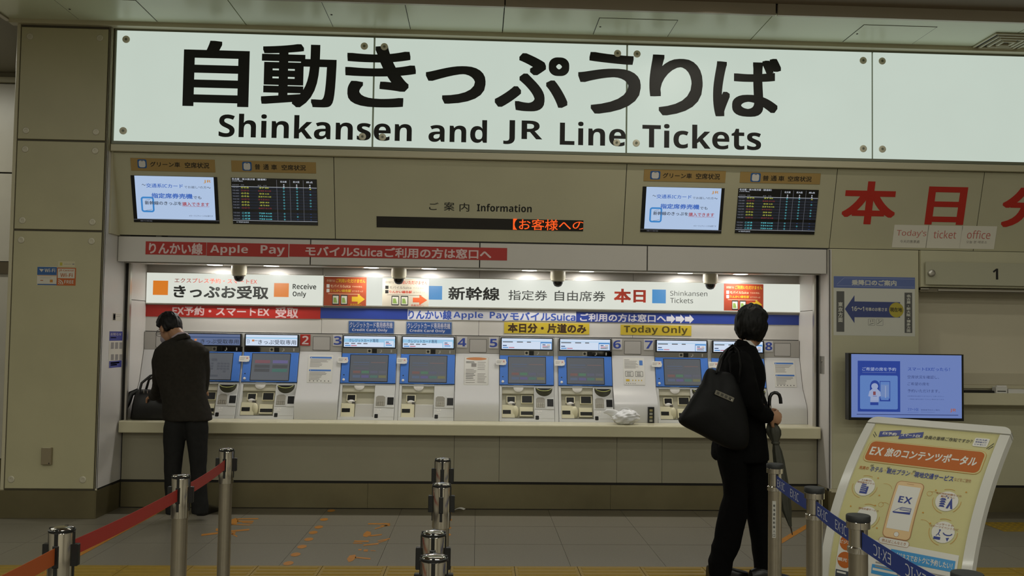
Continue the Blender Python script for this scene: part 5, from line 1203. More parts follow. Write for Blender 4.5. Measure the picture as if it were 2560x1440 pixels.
a0, b0_ = Bx(1945, 310); a1, b1_ = Bx(2120, 345); bb = (b0_+b1_)/2; m.rrect(BD, a0, bb-.026, a1, bb+.026, .008, d, bw)
for k, s_ in enumerate(('EXは', '新幹線だけ', 'じゃない！')): m.text(BD, s_, a0+.008, bb+.01-.014*k, a1-.008, bb+.019-.014*k, d+.0006, bn, .01)
for p, q in (((722, 195), (746, 245)), ((705, 225), (728, 262)), ((2098, 405), (2190, 340)), ((2118, 412), (2182, 375))): m.line(BD, Bx(*p), Bx(*q), .003, d, dk)
# orange title bar
tl_, br_ = Bx(650, 330), Bx(2050, 660); aL = Bx(640, 420)[0]; aR = Bx(2050, 560)[0]; bT = (Bx(720, 308)[1]+Bx(2050, 450)[1])/2; bB_ = (Bx(650, 545)[1]+Bx(1960, 712)[1])/2
m.rrect(BD, aL-.008, bB_-.007, aR+.008, bT+.007, .03, d, bl); m.rrect(BD, aL-.006, bB_-.005, aR+.006, bT+.005, .028, d+.0002, yel_pos); m.rrect(BD, aL, bB_, aR, bT, .024, d+.0004, bo)
bm = (bT+bB_)/2; m.text(BD, 'EX', Bx(672, 430)[0], bm-.024, Bx(832, 430)[0], bm+.024, d+.0008, bw, .03); m.text(BD, '旅のコンテンツポータル', Bx(858, 450)[0], bm-.025, Bx(1985, 570)[0], bm+.028, d+.0008, bw, .03)
# line under the title
bl2 = (Bx(760, 655)[1]+Bx(1640, 775)[1])/2
for s_, x0, x1, mt, hh, bd in (('充実の', 530, 645, bo, .02, .01), ('ホテル', 668, 824, bn, .028, .015), ('や', 835, 858, bl, .012, 0), ('観光プラン', 870, 1150, bn, .03, .015), ('や', 1160, 1190, bl, .012, 0), ('現地交通サービス', 1205, 1685, bn, .03, .02), ('などをご提供', 1695, 1900, bpk, .018, 0)):
    yv = 640+(x0-530)*.14; m.text(BD, s_, Bx(x0, yv)[0], bl2-hh/2, Bx(x1, yv+(x1-x0)*.14)[0], bl2+hh/2, d, mt, bd)
for x in (680, 882, 1200):
    for k in range(3): yv = 640+(x-530)*.14-48; m.line(BD, Bx(x-8+12*k, yv+10), Bx(x+4+14*k, yv-14), .0018, d, dk)
# four round pictures
def bubble(cx_, cy_, txt):
    a, b = Bx(cx_, cy_); m.disc(BD, a, b, .048, .048, d, bw, 30)
    m.ring(BD, a, b, .06, .06, .0018, d, bl, 3.0, 4.6); m.ring(BD, a, b, .06, .06, .0018, d, bl, 5.4, 6.4); m.ring(BD, a, b, .06, .06, .0018, d, bl, 1.2, 2.0)
    for k, s_ in enumerate(txt): m.text(BD, s_, a-.006*len(s_), b+.028-.013*k, a+.006*len(s_), b+.038-.013*k, d+.0006, bpk, .01)
    return a, b
a, b = bubble(600, 870, ('EX割引', '現地国内ホテル'))
m.quad(BD, a-.016, b-.036, a+.006, b+.014, d+.0008, bn); m.quad(BD, a+.006, b-.036, a+.02, b+.002, d+.0008, bn)
for k in range(4):
    for j in range(4): m.quad(BD, a-.013+.0065*j, b-.026+.01*k, a-.0095+.0065*j, b-.022+.01*k, d+.0012, bw)
a, b = bubble(1610, 1050, ('寺社特別体験などの', '観光プラン'))
for k in range(4): m.poly(BD, [(a-.028-.001*k, b-.03+.011*k), (a-.002+.0-.002*k*0, b-.03+.011*k), (a-.008, b-.021+.011*k), (a-.022, b-.021+.011*k)], d+.0008, bn)
m.poly(BD, [(a+.004, b-.034), (a+.013, b-.034), (a+.018, b-.015), (a+.023, b-.034), (a+.032, b-.034), (a+.018, b+.02)], d+.0008, bn); m.disc(BD, a+.002, b+.016, .003, .003, d+.0008, bn, 8); m.disc(BD, a-.006, b+.024, .003, .003, d+.0008, bn, 8)
a, b = bubble(625, 1235, ('現地交通サービス',))
m.quad(BD, a-.02, b-.03, a+.02, b-.005, d+.0008, bn)
a, b = bubble(1565, 1430, ('コンサートや', 'スポーツイベントなど'))
m.disc(BD, a-.014, b+.006, .004, .004, d+.0008, bn, 10); m.line(BD, (a-.014, b+.002), (a-.018, b-.012), .004, d+.0008, bn); m.line(BD, (a-.018, b-.01), (a-.026, b-.02), .003, d+.0008, bn); m.line(BD, (a-.018, b-.01), (a-.01, b-.018), .003, d+.0008, bn); m.quad(BD, a-.034, b-.036, a-.006, b-.024, d+.0008, bn)
m.disc(BD, a+.02, b-.002, .02, .008, d+.0008, bw, 16); m.ring(BD, a+.02, b-.002, .02, .012, .005, d+.001, bn, 3.14, 6.28); m.poly(BD, [(a+.016, b-.024), (a+.03, b-.02), (a+.024, b-.038)], d+.0008, bn)
# telephone with train
aL, aR = Bx(975, 880)[0], Bx(1325, 900)[0]; bT = Bx(1150, 812)[1]; bB2 = BD.pix(2225, 1345)[1]
m.rrect(BD, aL, bB2, aR, bT, .022, d, bo if 0 else bpk); m.rrect(BD, aL+.003, bB2+.003, aR-.003, bT-.003, .02, d+.0003, bpeach)
m.quad(BD, aL+.012, bB2+.042, aR-.012, bT-.024, d+.0007, bw); m.disc(BD, (aL+aR)/2, bB2+.021, .012, .012, d+.0007, bpk, 18); m.disc(BD, (aL+aR)/2, bB2+.021, .0105, .0105, d+.0009, bw, 18); m.quad(BD, (aL+aR)/2-.016, bT-.013, (aL+aR)/2+.016, bT-.011, d+.0007, bpk)
ac = (aL+aR)/2; bc = Bx(1090, 1035)[1]; m.text(BD, 'EX', ac-.03, bc-.016, ac+.03, bc+.016, d+.0011, bn, .03)
bc -= .052; m.poly(BD, [(ac-.042, bc-.012), (ac-.02, bc+.008), (ac-.004, bc+.016), (ac+.038, bc+.016), (ac+.038, bc-.014), (ac-.036, bc-.016)], d+.0011, bn); m.poly(BD, [(ac-.036, bc-.009), (ac-.018, bc+.006), (ac-.002, bc+.013), (ac+.036, bc+.013), (ac+.036, bc-.003), (ac-.01, bc-.008)], d+.0014, bw); m.quad(BD, ac-.012, bc+.001, ac+.036, bc+.004, d+.0017, bn); m.quad(BD, ac-.012, bc+.008, ac+.036, bc+.01, d+.0017, bn)
for (x, y) in ((765, 765), (1477, 915), (1850, 940), (780, 978), (428, 1110), (1318, 1190), (730, 1103), (750, 1380), (1408, 1322)): a, b = Bx(x, y); m.disc(BD, a, b, .0035, .0035, d, bl, 8)
for (x, y, r) in ((800, 1090, .012), (1400, 955, .012)): a, b = Bx(x, y); m.ring(BD, a, b, r, r, .0012, d, bl); m.ring(BD, a+.018, b-.004, r*1.7, r*1.4, .0012, d, bl, .6, 2.4)
for (x, y) in ((850, 880), (1310, 1330)): a, b = Bx(x, y); m.ring(BD, a, b-.01, .035, .03, .0012, d, bl, .2, 1.9)
m.build('print', po_)
# lower part of the poster, partly hidden by the belt
m = MB(); L4 = lambda x, y: BD.pix(1820+x/4.923, 1148+y/4.923)
a0, bT = L4(1340, 900); m.quad(BD, FWD+.03, -(BD.L-.06), BW-FWD-.02, L4(1900, 1010)[1], d, bw, 8)
a, b = L4(1470, 1025); m.disc(BD, a, b, .036, .036, d+.0006, bo, 24); m.text(BD, 'ビジネス', a-.034, b-.008, a+.034, b+.008, d+.001, bw, .02)
a, b = L4(1440, 1240); m.disc(BD, a, b, .036, .036, d+.0006, bo, 24); m.text(BD, '観光で', a-.034, b-.008, a+.034, b+.008, d+.001, bw, .02)
a0, b0_ = L4(1860, 985); a1, b1_ = L4(2230, 1060); bb = (b0_+b1_)/2; m.rrect(BD, a0, bb-.014, a1, bb+.014, .012, d+.0004, bw); m.rrline(BD, a0, bb-.014, a1, bb+.014, .012, .0015, d+.0006, bpk); m.text(BD, '例えばこんなとき', a0+.014, bb-.007, a1-.014, bb+.007, d+.0008, bpk, .01)
a0, b0_ = L4(2010, 1110); a1 = BW-FWD-.03; bb = b0_-.02; m.quad(BD, a0, bb-.025, a1, bb+.022, d+.0006, bsky); m.text(BD, 'ビジネスでおトクに予約したい！', a0+.02, bb-.014, a1-.01, bb+.012, d+.001, bw, .02)
for k in range(3): m.quad(BD, a0-.06, bb-.05-.016*k, a1-.03*k, bb-.044-.016*k, d+.0006, txt_g)
a0, b0_ = L4(1780, 1260); m.quad(BD, a0, b0_-.05, a0+.12, b0_-.01, d+.0006, bsky); m.quad(BD, a0+.005, b0_-.035, a0+.115, b0_-.025, d+.001, bw)
a0, b0_ = L4(1330, 1350); m.quad(BD, a0, b0_-.12, a0+.085, b0_, d+.0006, mat('photo_slate', (62, 66, 74), .4)); m.quad(BD, a0+.006, b0_-.014, a0+.05, b0_-.006, d+.001, bw)
for k in range(4): m.quad(BD, a0+.13, b0_-.02-.02*k, a0+.33, b0_-.014-.02*k, d+.0006, txt_g)
m.build('lower_print', po_)
# ------------------------------------------------------------------ people and what they carry
LAB = bpy.data.scenes.new('workbench')                              # empty scene in which the bodies are grown, removed again below
def fuse(mb, name, parent, m, voxel, smooth=3, ripple=0.0, rs=14.0, seed=0):
    org = ORG[parent.name]; me = mb.mesh('tmp', org); ob = bpy.data.objects.new('tmp', me); LAB.collection.objects.link(ob)
    r = ob.modifiers.new('r', 'REMESH'); r.mode = 'VOXEL'; r.voxel_size = voxel; r.use_smooth_shade = True
    s = ob.modifiers.new('s', 'SMOOTH'); s.iterations = smooth; s.factor = .5
    vl = LAB.view_layers[0]; vl.update(); ev = ob.evaluated_get(vl.depsgraph); me2 = bpy.data.meshes.new_from_object(ev)
    bpy.data.objects.remove(ob); bpy.data.meshes.remove(me)
    if ripple:
        off = V((seed*3.1, seed*1.7, 0))
        for v in me2.vertices:
            p = v.co; q = V((p.x*rs, p.y*rs, p.z*rs*.55))+off
            v.co = p+v.normal*(ripple*(noise.noise(q)+.5*noise.noise(q*2.3)))
    me2.materials.clear(); me2.materials.append(m); me2.name = name
    me2.polygons.foreach_set('use_smooth', [True]*len(me2.polygons))
    o = bpy.data.objects.new(name, me2); COL.objects.link(o); o.parent = parent; ORG[o.name] = org
    return o
skin_m = mat('skin', (168, 126, 96), .5, var=.03, scale=8); hair_m = mat('black_hair', (11, 10, 9), .5, spec=.25, var=.3, scale=60, bump=.5, bscale=150)
def basis(f, u):
    f = V(f).normalized(); u = (V(u)-f*V(u).dot(f)).normalized(); r = f.cross(u); return f, u, r, Matrix((r, f, u)).transposed()
def head(mb, C, f, u):
    f, u, r, R = basis(f, u)
    mb.ell(C+u*.022, (.074, .092, .094), skin_m, R, 24, 16); mb.ell(C+f*.025-u*.045, (.062, .07, .078), skin_m, R, 20, 14); mb.ell(C+f*.05-u*.09, (.036, .036, .03), skin_m, R)
    mb.ell(C+f*.098-u*.03, (.013, .02, .026), skin_m, R, 12, 8); mb.ell(C+f*.09-u*.003, (.045, .012, .012), skin_m, R, 12, 8); mb.ell(C+f*.088-u*.068, (.024, .012, .009), skin_m, R, 12, 8)
    for s in (-1, 1): mb.ell(C+r*(s*.077)-u*.018-f*.008, (.011, .02, .033), skin_m, R, 12, 10)
    return R, f, u, r
def eyes(parent, C, f, u):
    f, u, r, R = basis(f, u); m = MB()
    for s in (-1, 1): m.ell(C+f*.083+r*(s*.032)-u*.012, (.012, .009, .008), mat('eye_white', (190, 186, 180), .3), R, 12, 8); m.ell(C+f*.0915+r*(s*.032)-u*.012, (.005, .002, .005), slot_m, R, 10, 6)
    m.build('eyes', parent, 60)
def hair(parent, C, f, u, rad, cover):
    f, u, r, R = basis(f, u); N, K = 110, 64; vs = []; fs = []
    ss = lambda a, b, x: max(0, min(1, (x-a)/(b-a)))
    for i in range(K+1):
        p = math.pi*i/K
        for k in range(N):
            t = 6.28318*k/N; x, y, z = math.sin(p)*math.cos(t), math.sin(p)*math.sin(t), math.cos(p)
            face = ss(.3, .5, y+.25*noise.noise(V((x*8, 2, z*3))))*(1-ss(.3, .5, z+.2*noise.noise(V((x*12, 5, 1))))); ear = (ss(.55, .75, abs(x))*ss(-.35, -.1, y)*(1-ss(-.12, .08, z))) if not cover else ss(.2, .5, y)*(1-ss(.1, .35, z))*.5
            rag = .12*noise.noise(V((x*9, y*9, 3)))+.05*noise.noise(V((x*26, y*26, 1)))
            low = 1-ss(-.97 if cover else -.72, -.84 if cover else -.55, z+rag)
            h = max(0, 1-max(face, ear, low))
            n = noise.noise(V((x*4, y*4, z*2.2)))*.06+.03*noise.noise(V((x*13, y*13, z*2.2)))+.014*noise.noise(V((x*40, y*40, z*4)))
            g = .72+(.28+n)*h
            vs.append(C+u*.018+R @ V((x*rad[0]*g, y*rad[1]*g, z*rad[2]*g)))
    for i in range(K):
        for k in range(N): j = (k+1) % N; fs.append((i*N+k, (i+1)*N+k, (i+1)*N+j, i*N+j))
    m = MB(); m.add(vs, fs, hair_m); return m.build('hair', parent, 80)
def hand(mb, w_, d, n, curl, s):
    """wrist, direction of the fingers, back-of-hand normal, curl angle per joint, side of the thumb"""
    d = V(d).normalized(); n = (V(n)-d*V(n).dot(d)).normalized(); b = d.cross(n)*s; w_ = V(w_)
    mb.tube([w_-d*.03, w_, w_+d*.045, w_+d*.088], [.024, .026, .036, .034], skin_m, 14, True, .52, up=b)
    for k, (o, L) in enumerate(((.030, .074), (.0105, .082), (-.0105, .077), (-.030, .06))):
        p = w_+d*.075+b*o; pts = [p-d*.02, p]; q = d.copy(); a = 0
        for j, fr_ in enumerate((.45, .32, .23)):
            a += curl*(1, 1.15, .8)[j]; q = d*math.cos(a)-n*math.sin(a); p = p+q*(L*fr_*1.05); pts.append(p)
        mb.tube(pts, [.0095, .0095, .009, .0082, .0065], skin_m, 10)
    p = w_+d*.022+b*.026; q = (d*.55+b*.62-n*.35).normalized(); p1 = p+q*.04; q2 = (d*.75-n*.62+b*.1).normalized(); mb.tube([p-q*.02, p, p1, p1+q2*.032, p1+q2*.05], [.014, .013, .011, .0095, .007], skin_m, 10)
def rings(L, Yc, ex=0.0):                                               # silhouette rows (y, xl, xr, ry, dy) at depth Yc
    out = []
    for r_ in L:
        y, xl, xr, ry = r_[:4]; dy = r_[4] if len(r_) > 4 else 0; a = onY(xl, y, Yc+dy); b = onY(xr, y, Yc+dy)
        out.append(((a.x+b.x)/2, Yc+dy, (a.z+b.z)/2, (b.x-a.x)/2+ex, ry+ex))
    return out
def shoe(parent, heel, d, m0, L=.27):
    d = V((d[0], d[1], 0)).normalized(); n = V((-d.y, d.x, 0)); heel = V((heel[0], heel[1], 0)); m = MB(); fr = []
    prof_ = [(0, .030, .075), (.03, .036, .085), (.08, .036, .088), (.13, .038, .07), (.18, .046, .052), (.22, .045, .042), (.255, .03, .032), (.27, .012, .024)]
    vs = []; fs = []; K = 12
    for t, hw, h in prof_:
        for k in range(K):
            a = math.pi*k/(K-1); vs.append(heel+d*(t*L/.27)+n*(hw*math.cos(a))+V((0, 0, .014+(h-.014)*math.sin(a)**.7)))
        vs += [heel+d*(t*L/.27)-n*hw*1.06+V((0, 0, .001)), heel+d*(t*L/.27)+n*hw*1.06+V((0, 0, .001))]
    q = K+2
    for i in range(len(prof_)-1):
        for k in range(q): j = (k+1) % q; fs.append((i*q+k, (i+1)*q+k, (i+1)*q+j, i*q+j))
    fs += [tuple(range(q)), tuple(range((len(prof_)-1)*q, len(prof_)*q))[::-1]]
    m.add(vs, fs, m0); return m.build('shoe', parent, 50)
shoe_m = mat('black_leather', (16, 15, 14), .3)
# ---- the man at the machine, seen from behind
Y1 = 7.40
pm = onY(465, 1288, Y1)
man = thing('person', 'man in a dark grey jacket bending over the leftmost ticket machine, seen from behind', 'person', (pm.x, Y1, 0))
greyj = mat('grey_jacket', (44, 41, 36), .9, spec=.15, var=.12, scale=40, bump=.3, bscale=400); greyt = mat('charcoal_trousers', (34, 34, 33), .9, spec=.15, var=.1, scale=30, bump=.25, bscale=350)
J1 = [(842, 436, 470, .055, .03), (849, 424, 480, .075, .02), (856, 409, 499, .095, .01), (866, 396, 511, .112), (880, 390, 515, .125), (910, 389, 513, .125), (940, 391, 512, .12), (975, 399, 513, .12), (1005, 407, 520, .125), (1030, 408.5, 527, .13), (1047, 409, 530, .135), (1051, 410, 529, .132)]
m = MB(); m.loft(rings(J1, Y1), greyj, 28, 2.3)
def arm(mb, pts, rad, mt): mb.tube([onY(*p) for p in pts], rad, mt, 14)
arm(m, [(408, 876, Y1), (399, 905, Y1+.02), (398, 955, Y1+.08), (392, 985, Y1+.25), (384, 990, Y1+.38)], [.062, .064, .055, .05, .044], greyj)
arm(m, [(503, 876, Y1), (506, 905, Y1+.04), (508, 950, Y1+.1), (505, 972, Y1+.28), (500, 975, Y1+.42)], [.062, .06, .055, .05, .043], greyj)
fuse(m, 'jacket', man, greyj, .010, 3, .006, 13, 1)
T1L = [(1020, 426, 470, .07), (1045, 414, 472, .09), (1070, 409, 469, .1), (1100, 409, 461, .09), (1140, 411, 456, .08), (1180, 411, 452, .075), (1220, 411.5, 449, .07), (1255, 414, 447, .066), (1284, 415, 446, .066)]
T1R = [(1020, 460, 506, .07), (1045, 460, 517, .09), (1070, 462, 521, .1), (1110, 469, 519, .09), (1160, 474, 516, .08), (1200, 477, 516, .075), (1240, 478, 518, .07), (1262, 478, 520, .066), (1284, 479, 519, .066)]
m = MB(); m.loft(rings(T1L, Y1-.02), greyt, 22); m.loft(rings(T1R, Y1-.02), greyt, 22); fuse(m, 'trousers', man, greyt, .010, 2, .006, 11, 2)
C1 = onY(424, 819, Y1+.10); F1 = V((-.72, .58, -.42)); U1 = V((-.30, .22, .92))
b = MB(); R, f_, u_, r_ = head(b, C1, F1, U1)
b.tube([onY(462, 868, Y1-.0), onY(452, 848, Y1+.03), onY(436, 828, Y1+.07)], [.062, .056, .056], skin_m, 16)
b.loft(rings([(852, 424, 478, .06, .02), (862, 408, 496, .08), (880, 402, 502, .09), (930, 402, 500, .09), (990, 412, 508, .09), (1030, 420, 510, .08), (1045, 428, 500, .06)], Y1), skin_m, 20)
for L in (T1L, T1R): b.loft(rings([(y, xl+6, xr-6, ry-.02) for y, xl, xr, ry in L[1:-1]], Y1-.02), skin_m, 16)
arm(b, [(410, 878, Y1), (399, 905, Y1+.02), (398, 955, Y1+.08), (392, 985, Y1+.25), (383, 990, Y1+.42)], [.045, .047, .04, .036, .028], skin_m)
arm(b, [(501, 878, Y1), (506, 905, Y1+.04), (508, 950, Y1+.1), (505, 972, Y1+.28), (499, 974, Y1+.46)], [.045, .046, .04, .036, .028], skin_m)
hand(b, onY(383, 990, Y1+.42), (-.2, .9, -.25), (0, .2, 1), .5, -1); hand(b, onY(499, 974, Y1+.46), (-.1, .95, -.1), (0, .1, 1), .35, 1)
fuse(b, 'body', man, skin_m, .006, 2)
hair(man, C1, F1, U1, (.096, .112, .118), False); eyes(man, C1, F1, U1)
m = MB(); lav_ = mat('lavender_shirt', (176, 160, 168), .7)
m.tube([onY(424, 858, Y1+.09), onY(432, 846, Y1-.0), onY(446, 838, Y1-.035), onY(462, 835, Y1-.03), onY(471, 838, Y1+.03)], [.012, .02, .024, .02, .012], lav_, 10, True, .5); m.build('shirt_collar', man, 50)
m = MB(); m.tube([onY(426, 861, Y1+.06), onY(432, 851, Y1-.025), onY(446, 843, Y1-.06), onY(464, 839, Y1-.05), onY(474, 843, Y1+.02)], [.012, .021, .024, .022, .014], greyj, 10, True, .6); m.build('jacket_collar', man, 50)
m = MB(); m.ell(C1+f_*.055-u_*.07, (.058, .062, .05), mat('face_mask', (164, 156, 168), .7), R, 18, 12); m.build('face_mask', man, 60)
m = MB()
for s in (-1, 1):
    c = C1+f_*.108+r_*(s*.034)-u_*.012; m.tube([c+r_*(.026*math.cos(6.283*k/16))+u_*(.019*math.sin(6.283*k/16)) for k in range(17)], .0018, blk_m, 6); m.tube([C1+f_*.108+r_*(s*.06)-u_*.006, C1+f_*.05+r_*(s*.084)-u_*.006, C1-f_*.01+r_*(s*.084)-u_*.012], .0018, blk_m, 6)
m.build('glasses', man, 50)
hp_ = onZ(432, 1288, 0); shoe(man, (hp_.x, hp_.y+.01), (-.1, 1), shoe_m); hp_ = onZ(500, 1290, 0); shoe(man, (hp_.x, hp_.y+.01), (.22, 1), shoe_m)
# briefcase on the counter
bm_ = mat('bag_leather', (13, 13, 13), .38, var=.15, scale=20)
zb_ = ZT; YBg = 7.965
bgx = lambda x, y: onY(x, y, YBg-.08)
xl, xr = bgx(322, 1050).x, bgx(425, 1050).x
bag = thing('briefcase', 'black leather briefcase with raised handles on the left end of the worktop', 'bag', ((xl+xr)/2, YBg, ZT))
zT_ = bgx(360, 975).z
m = MB(); cx_, hw = (xl+xr)/2, (xr-xl)/2; H_ = zT_-ZT
m.loft([(cx_, YBg, ZT+.0005, hw*.97, .085), (cx_, YBg, ZT+.012, hw, .095), (cx_+.005, YBg, ZT+H_*.5, hw*.96, .092), (cx_+.012, YBg, ZT+H_*.8, hw*.92, .08), (cx_+.016, YBg, ZT+H_*.95, hw*.86, .055), (cx_+.018, YBg, ZT+H_, hw*.8, .03)], bm_, 32, 5); m.build('case', bag, 50)
m = MB(); m.tube([V((cx_-hw*.55, YBg-.075, ZT+H_*.93)), bgx(352, 958)+V((0, .02, 0)), bgx(372, 940)+V((0, .04, 0)), bgx(386, 935)+V((0, .05, 0)), V((cx_+hw*.5, YBg-.03, ZT+H_*.95))], .011, bm_, 10); m.build('handle', bag, 60)
m = MB(); m.tube([V((cx_-hw*.5, YBg+.05, ZT+H_*.93)), bgx(360, 950)+V((0, .12, 0)), bgx(386, 938)+V((0, .12, 0)), V((cx_+hw*.5, YBg+.05, ZT+H_*.93))], .011, bm_, 10); m.build('handle', bag, 60)
m = MB(); m.tube([V((cx_-hw*.7, YBg-.02, ZT+H_*.97)), V((xl-.005, YBg-.03, ZT+H_*.86)), V((xl-.022, YBg-.05, ZT+H_*.6)), V((xl-.035, YBg-.06, ZT+H_*.42)), V((xl-.03, YBg-.06, ZT+H_*.36))], [.02, .024, .026, .022, .012], bm_, 10, True, .45); m.build('strap', bag, 60)
m = MB()
for x in (362, 371): p = bgx(x, 979); m.tube([p+V((0, -.02, .012)), p+V((0, -.024, 0)), p+V((0, -.02, -.012))], .0025, chrome_m, 8)
p = bgx(385, 968); m.ell(p+V((0, -.01, 0)), (.012, .006, .006), chrome_m, None, 12, 8); m.build('buckle', bag, 50)
# crumpled white carrier bag on the counter
pb = onZ(1553, 1062, ZT); pbx = lambda x, y: onY(x, y, 7.92)
pbag = thing('carrier_bag', 'crumpled white plastic carrier bag lying on the worktop', 'bag', (pbx(1560, 1060).x, 7.92, ZT))
plas = mat('white_plastic_film', (226, 226, 226), .35, var=.03, trans=.0, spec=.6)
m = MB(); cc = V((pbx(1563, 1050).x, 7.92, ZT+.06)); N, K = 64, 36; vs = []; fs = []
for i in range(K+1):
    p = math.pi*i/K
    for k in range(N):
        t = 6.283*k/N; x, y, z = math.sin(p)*math.cos(t), math.sin(p)*math.sin(t), math.cos(p)
        g = 1+.18*noise.noise(V((x*2.2, y*2.2, z*2.2)))+.22*abs(noise.noise(V((x*2.9, y*2.9, z*2.9+4))))+.02*noise.noise(V((x*8, y*8, z*8)))
        q = cc+V((x*.112*g+(.02 if z > .2 else 0)*z, y*.085*g, z*.062*g)); q.z = max(q.z, ZT+.001); vs.append(q)
for i in range(K):
    for k in range(N): j = (k+1) % N; fs.append((i*N+k, (i+1)*N+k, (i+1)*N+j, i*N+j))
m.add(vs, fs, plas); m.build('bag_body', pbag, 75)
m = MB(); m.tube([pbx(1542, 1040), pbx(1530, 1032), pbx(1518, 1029), pbx(1509, 1031)], [.046, .034, .022, .009], plas, 14, True, .35); m.build('flap', pbag, 40)
m = MB(); m.tube([pbx(1545, 1037), pbx(1546, 1027), pbx(1553, 1021), pbx(1566, 1020), pbx(1578, 1026), pbx(1586, 1036)], [.016, .008, .007, .007, .008, .018], plas, 10, True, .3); m.build('handle', pbag, 40)
m = MB(); m.tube([pbx(1548, 1046)+V((0, -.05, 0)), pbx(1556, 1033)+V((0, -.05, 0)), pbx(1570, 1030)+V((0, -.045, 0)), pbx(1582, 1040)+V((0, -.05, 0))], [.014, .009, .009, .014], plas, 10, True, .4); m.build('handle', pbag, 40)

# ---- the standing person with the tote bag and umbrella
Y2 = 5.66
p2 = onY(1860, 1440, Y2)
per = thing('person', 'person in a black suit seen from behind, looking right, holding an umbrella', 'person', (p2.x, Y2, 0))
blk_j = mat('black_suit', (8, 8, 8), .9, spec=.12, var=.12, scale=30, bump=.3, bscale=380); blk_t = mat('black_trousers', (6, 6, 6), .9, spec=.12, var=.1, scale=25, bump=.25, bscale=350)
J2 = [(858, 1846, 1886, .07, .02), (866, 1833, 1889, .1), (878, 1814, 1893, .15), (895, 1803, 1897, .185), (915, 1797, 1902, .2), (945, 1794, 1908, .195), (985, 1793, 1904, .18), (1030, 1791, 1905, .17), (1070, 1788, 1910, .17), (1110, 1784, 1915, .175), (1138, 1780, 1918, .18), (1150, 1783, 1918, .178)]
m = MB(); m.loft(rings(J2, Y2), blk_j, 30, 2.2)
arm(m, [(1848, 893, Y2-.15), (1853, 920, Y2-.2), (1868, 965, Y2-.25), (1880, 1004, Y2-.25), (1900, 1030, Y2-.2), (1919, 1043, Y2-.16)], [.07, .07, .062, .057, .052, .046], blk_j)
arm(m, [(1868, 893, Y2+.14), (1880, 930, Y2+.2), (1888, 990, Y2+.2), (1905, 1030, Y2+.1)], [.065, .062, .055, .045], blk_j)
fuse(m, 'jacket', per, blk_j, .010, 2, .009, 12, 3)
T2A = [(1110, 1792, 1872, .13), (1150, 1796, 1866, .12), (1200, 1806, 1866, .1), (1240, 1810, 1868, .095), (1290, 1797, 1868, .09), (1325, 1790, 1861, .085), (1346, 1786, 1855, .085), (1366, 1776, 1850, .085), (1384, 1776, 1842, .08), (1402, 1770, 1832, .075), (1436, 1773, 1826, .07)]
T2B = [(1110, 1838, 1914, .13), (1150, 1846, 1918, .12), (1200, 1853, 1921, .1), (1250, 1861, 1923, .095), (1290, 1868, 1924, .09), (1350, 1879, 1926, .085), (1400, 1884, 1928, .08), (1440, 1886, 1930, .078), (1462, 1887, 1929, .075)]
m = MB(); m.loft(rings(T2A, Y2-.06), blk_t, 22); m.loft(rings(T2B, Y2+.02), blk_t, 22); fuse(m, 'trousers', per, blk_t, .010, 2, .009, 9, 4)
C2 = onY(1879, 817, Y2+.0); F2 = V((.72, .69, -.06)); U2 = V((.06, 0, 1))
b = MB(); R, f_, u_, r_ = head(b, C2, F2, U2)
b.tube([onY(1866, 880, Y2), onY(1868, 862, Y2), onY(1874, 838, Y2)], [.062, .056, .056], skin_m, 16)
b.loft(rings([(868, 1836, 1885, .1), (890, 1812, 1890, .15), (930, 1806, 1896, .15), (1000, 1804, 1894, .14), (1060, 1800, 1900, .14), (1130, 1800, 1905, .14)], Y2), skin_m, 20)
b.loft(rings([(y, xl+8, xr-8, ry-.025) for y, xl, xr, ry in T2A[:-1]], Y2-.06), skin_m, 16); b.loft(rings([(y, xl+8, xr-8, ry-.025) for y, xl, xr, ry in T2B[:-1]], Y2+.02), skin_m, 16)
arm(b, [(1848, 895, Y2-.14), (1853, 920, Y2-.2), (1868, 965, Y2-.25), (1880, 1004, Y2-.25), (1900, 1030, Y2-.2), (1921, 1040, Y2-.16)], [.045, .046, .042, .038, .034, .027], skin_m)
arm(b, [(1868, 895, Y2+.13), (1880, 930, Y2+.2), (1888, 990, Y2+.2), (1908, 1030, Y2+.06)], [.045, .045, .038, .028], skin_m)
hw_ = onY(1922, 1038, Y2-.155)
hand(b, hw_, (.86, .3, -.22), (-.05, -.92, .25), .95, 1)
hand(b, onY(1908, 1031, Y2+.06), (.8, -.5, -.1), (.4, .8, .2), .8, -1)
fuse(b, 'body', per, skin_m, .005, 1)
hair(per, C2, F2, U2, (.103, .118, .128), True); eyes(per, C2, F2, U2)
m = MB(); m.tube([onY(1858, 852, Y2-.06), onY(1874, 857, Y2-.062), onY(1884, 868, Y2-.05), onY(1889, 880, Y2-.0)], [.008, .014, .016, .01], white_p, 10, True, .5); m.build('shirt_collar', per, 50)
m = MB(); m.tube([onY(1838, 862, Y2+.03), onY(1846, 858, Y2-.06), onY(1862, 862, Y2-.075), onY(1878, 876, Y2-.07), onY(1890, 895, Y2-.03)], [.016, .026, .026, .022, .012], blk_j, 10, True, .5); m.build('jacket_collar', per, 50)
h0 = onZ(1772, 1447, 0); shoe(per, (h0.x, h0.y+.03), (1, .12), shoe_m); h0 = onZ(1884, 1462, 0); shoe(per, (h0.x+.0, h0.y+.06), (1, .15), shoe_m)
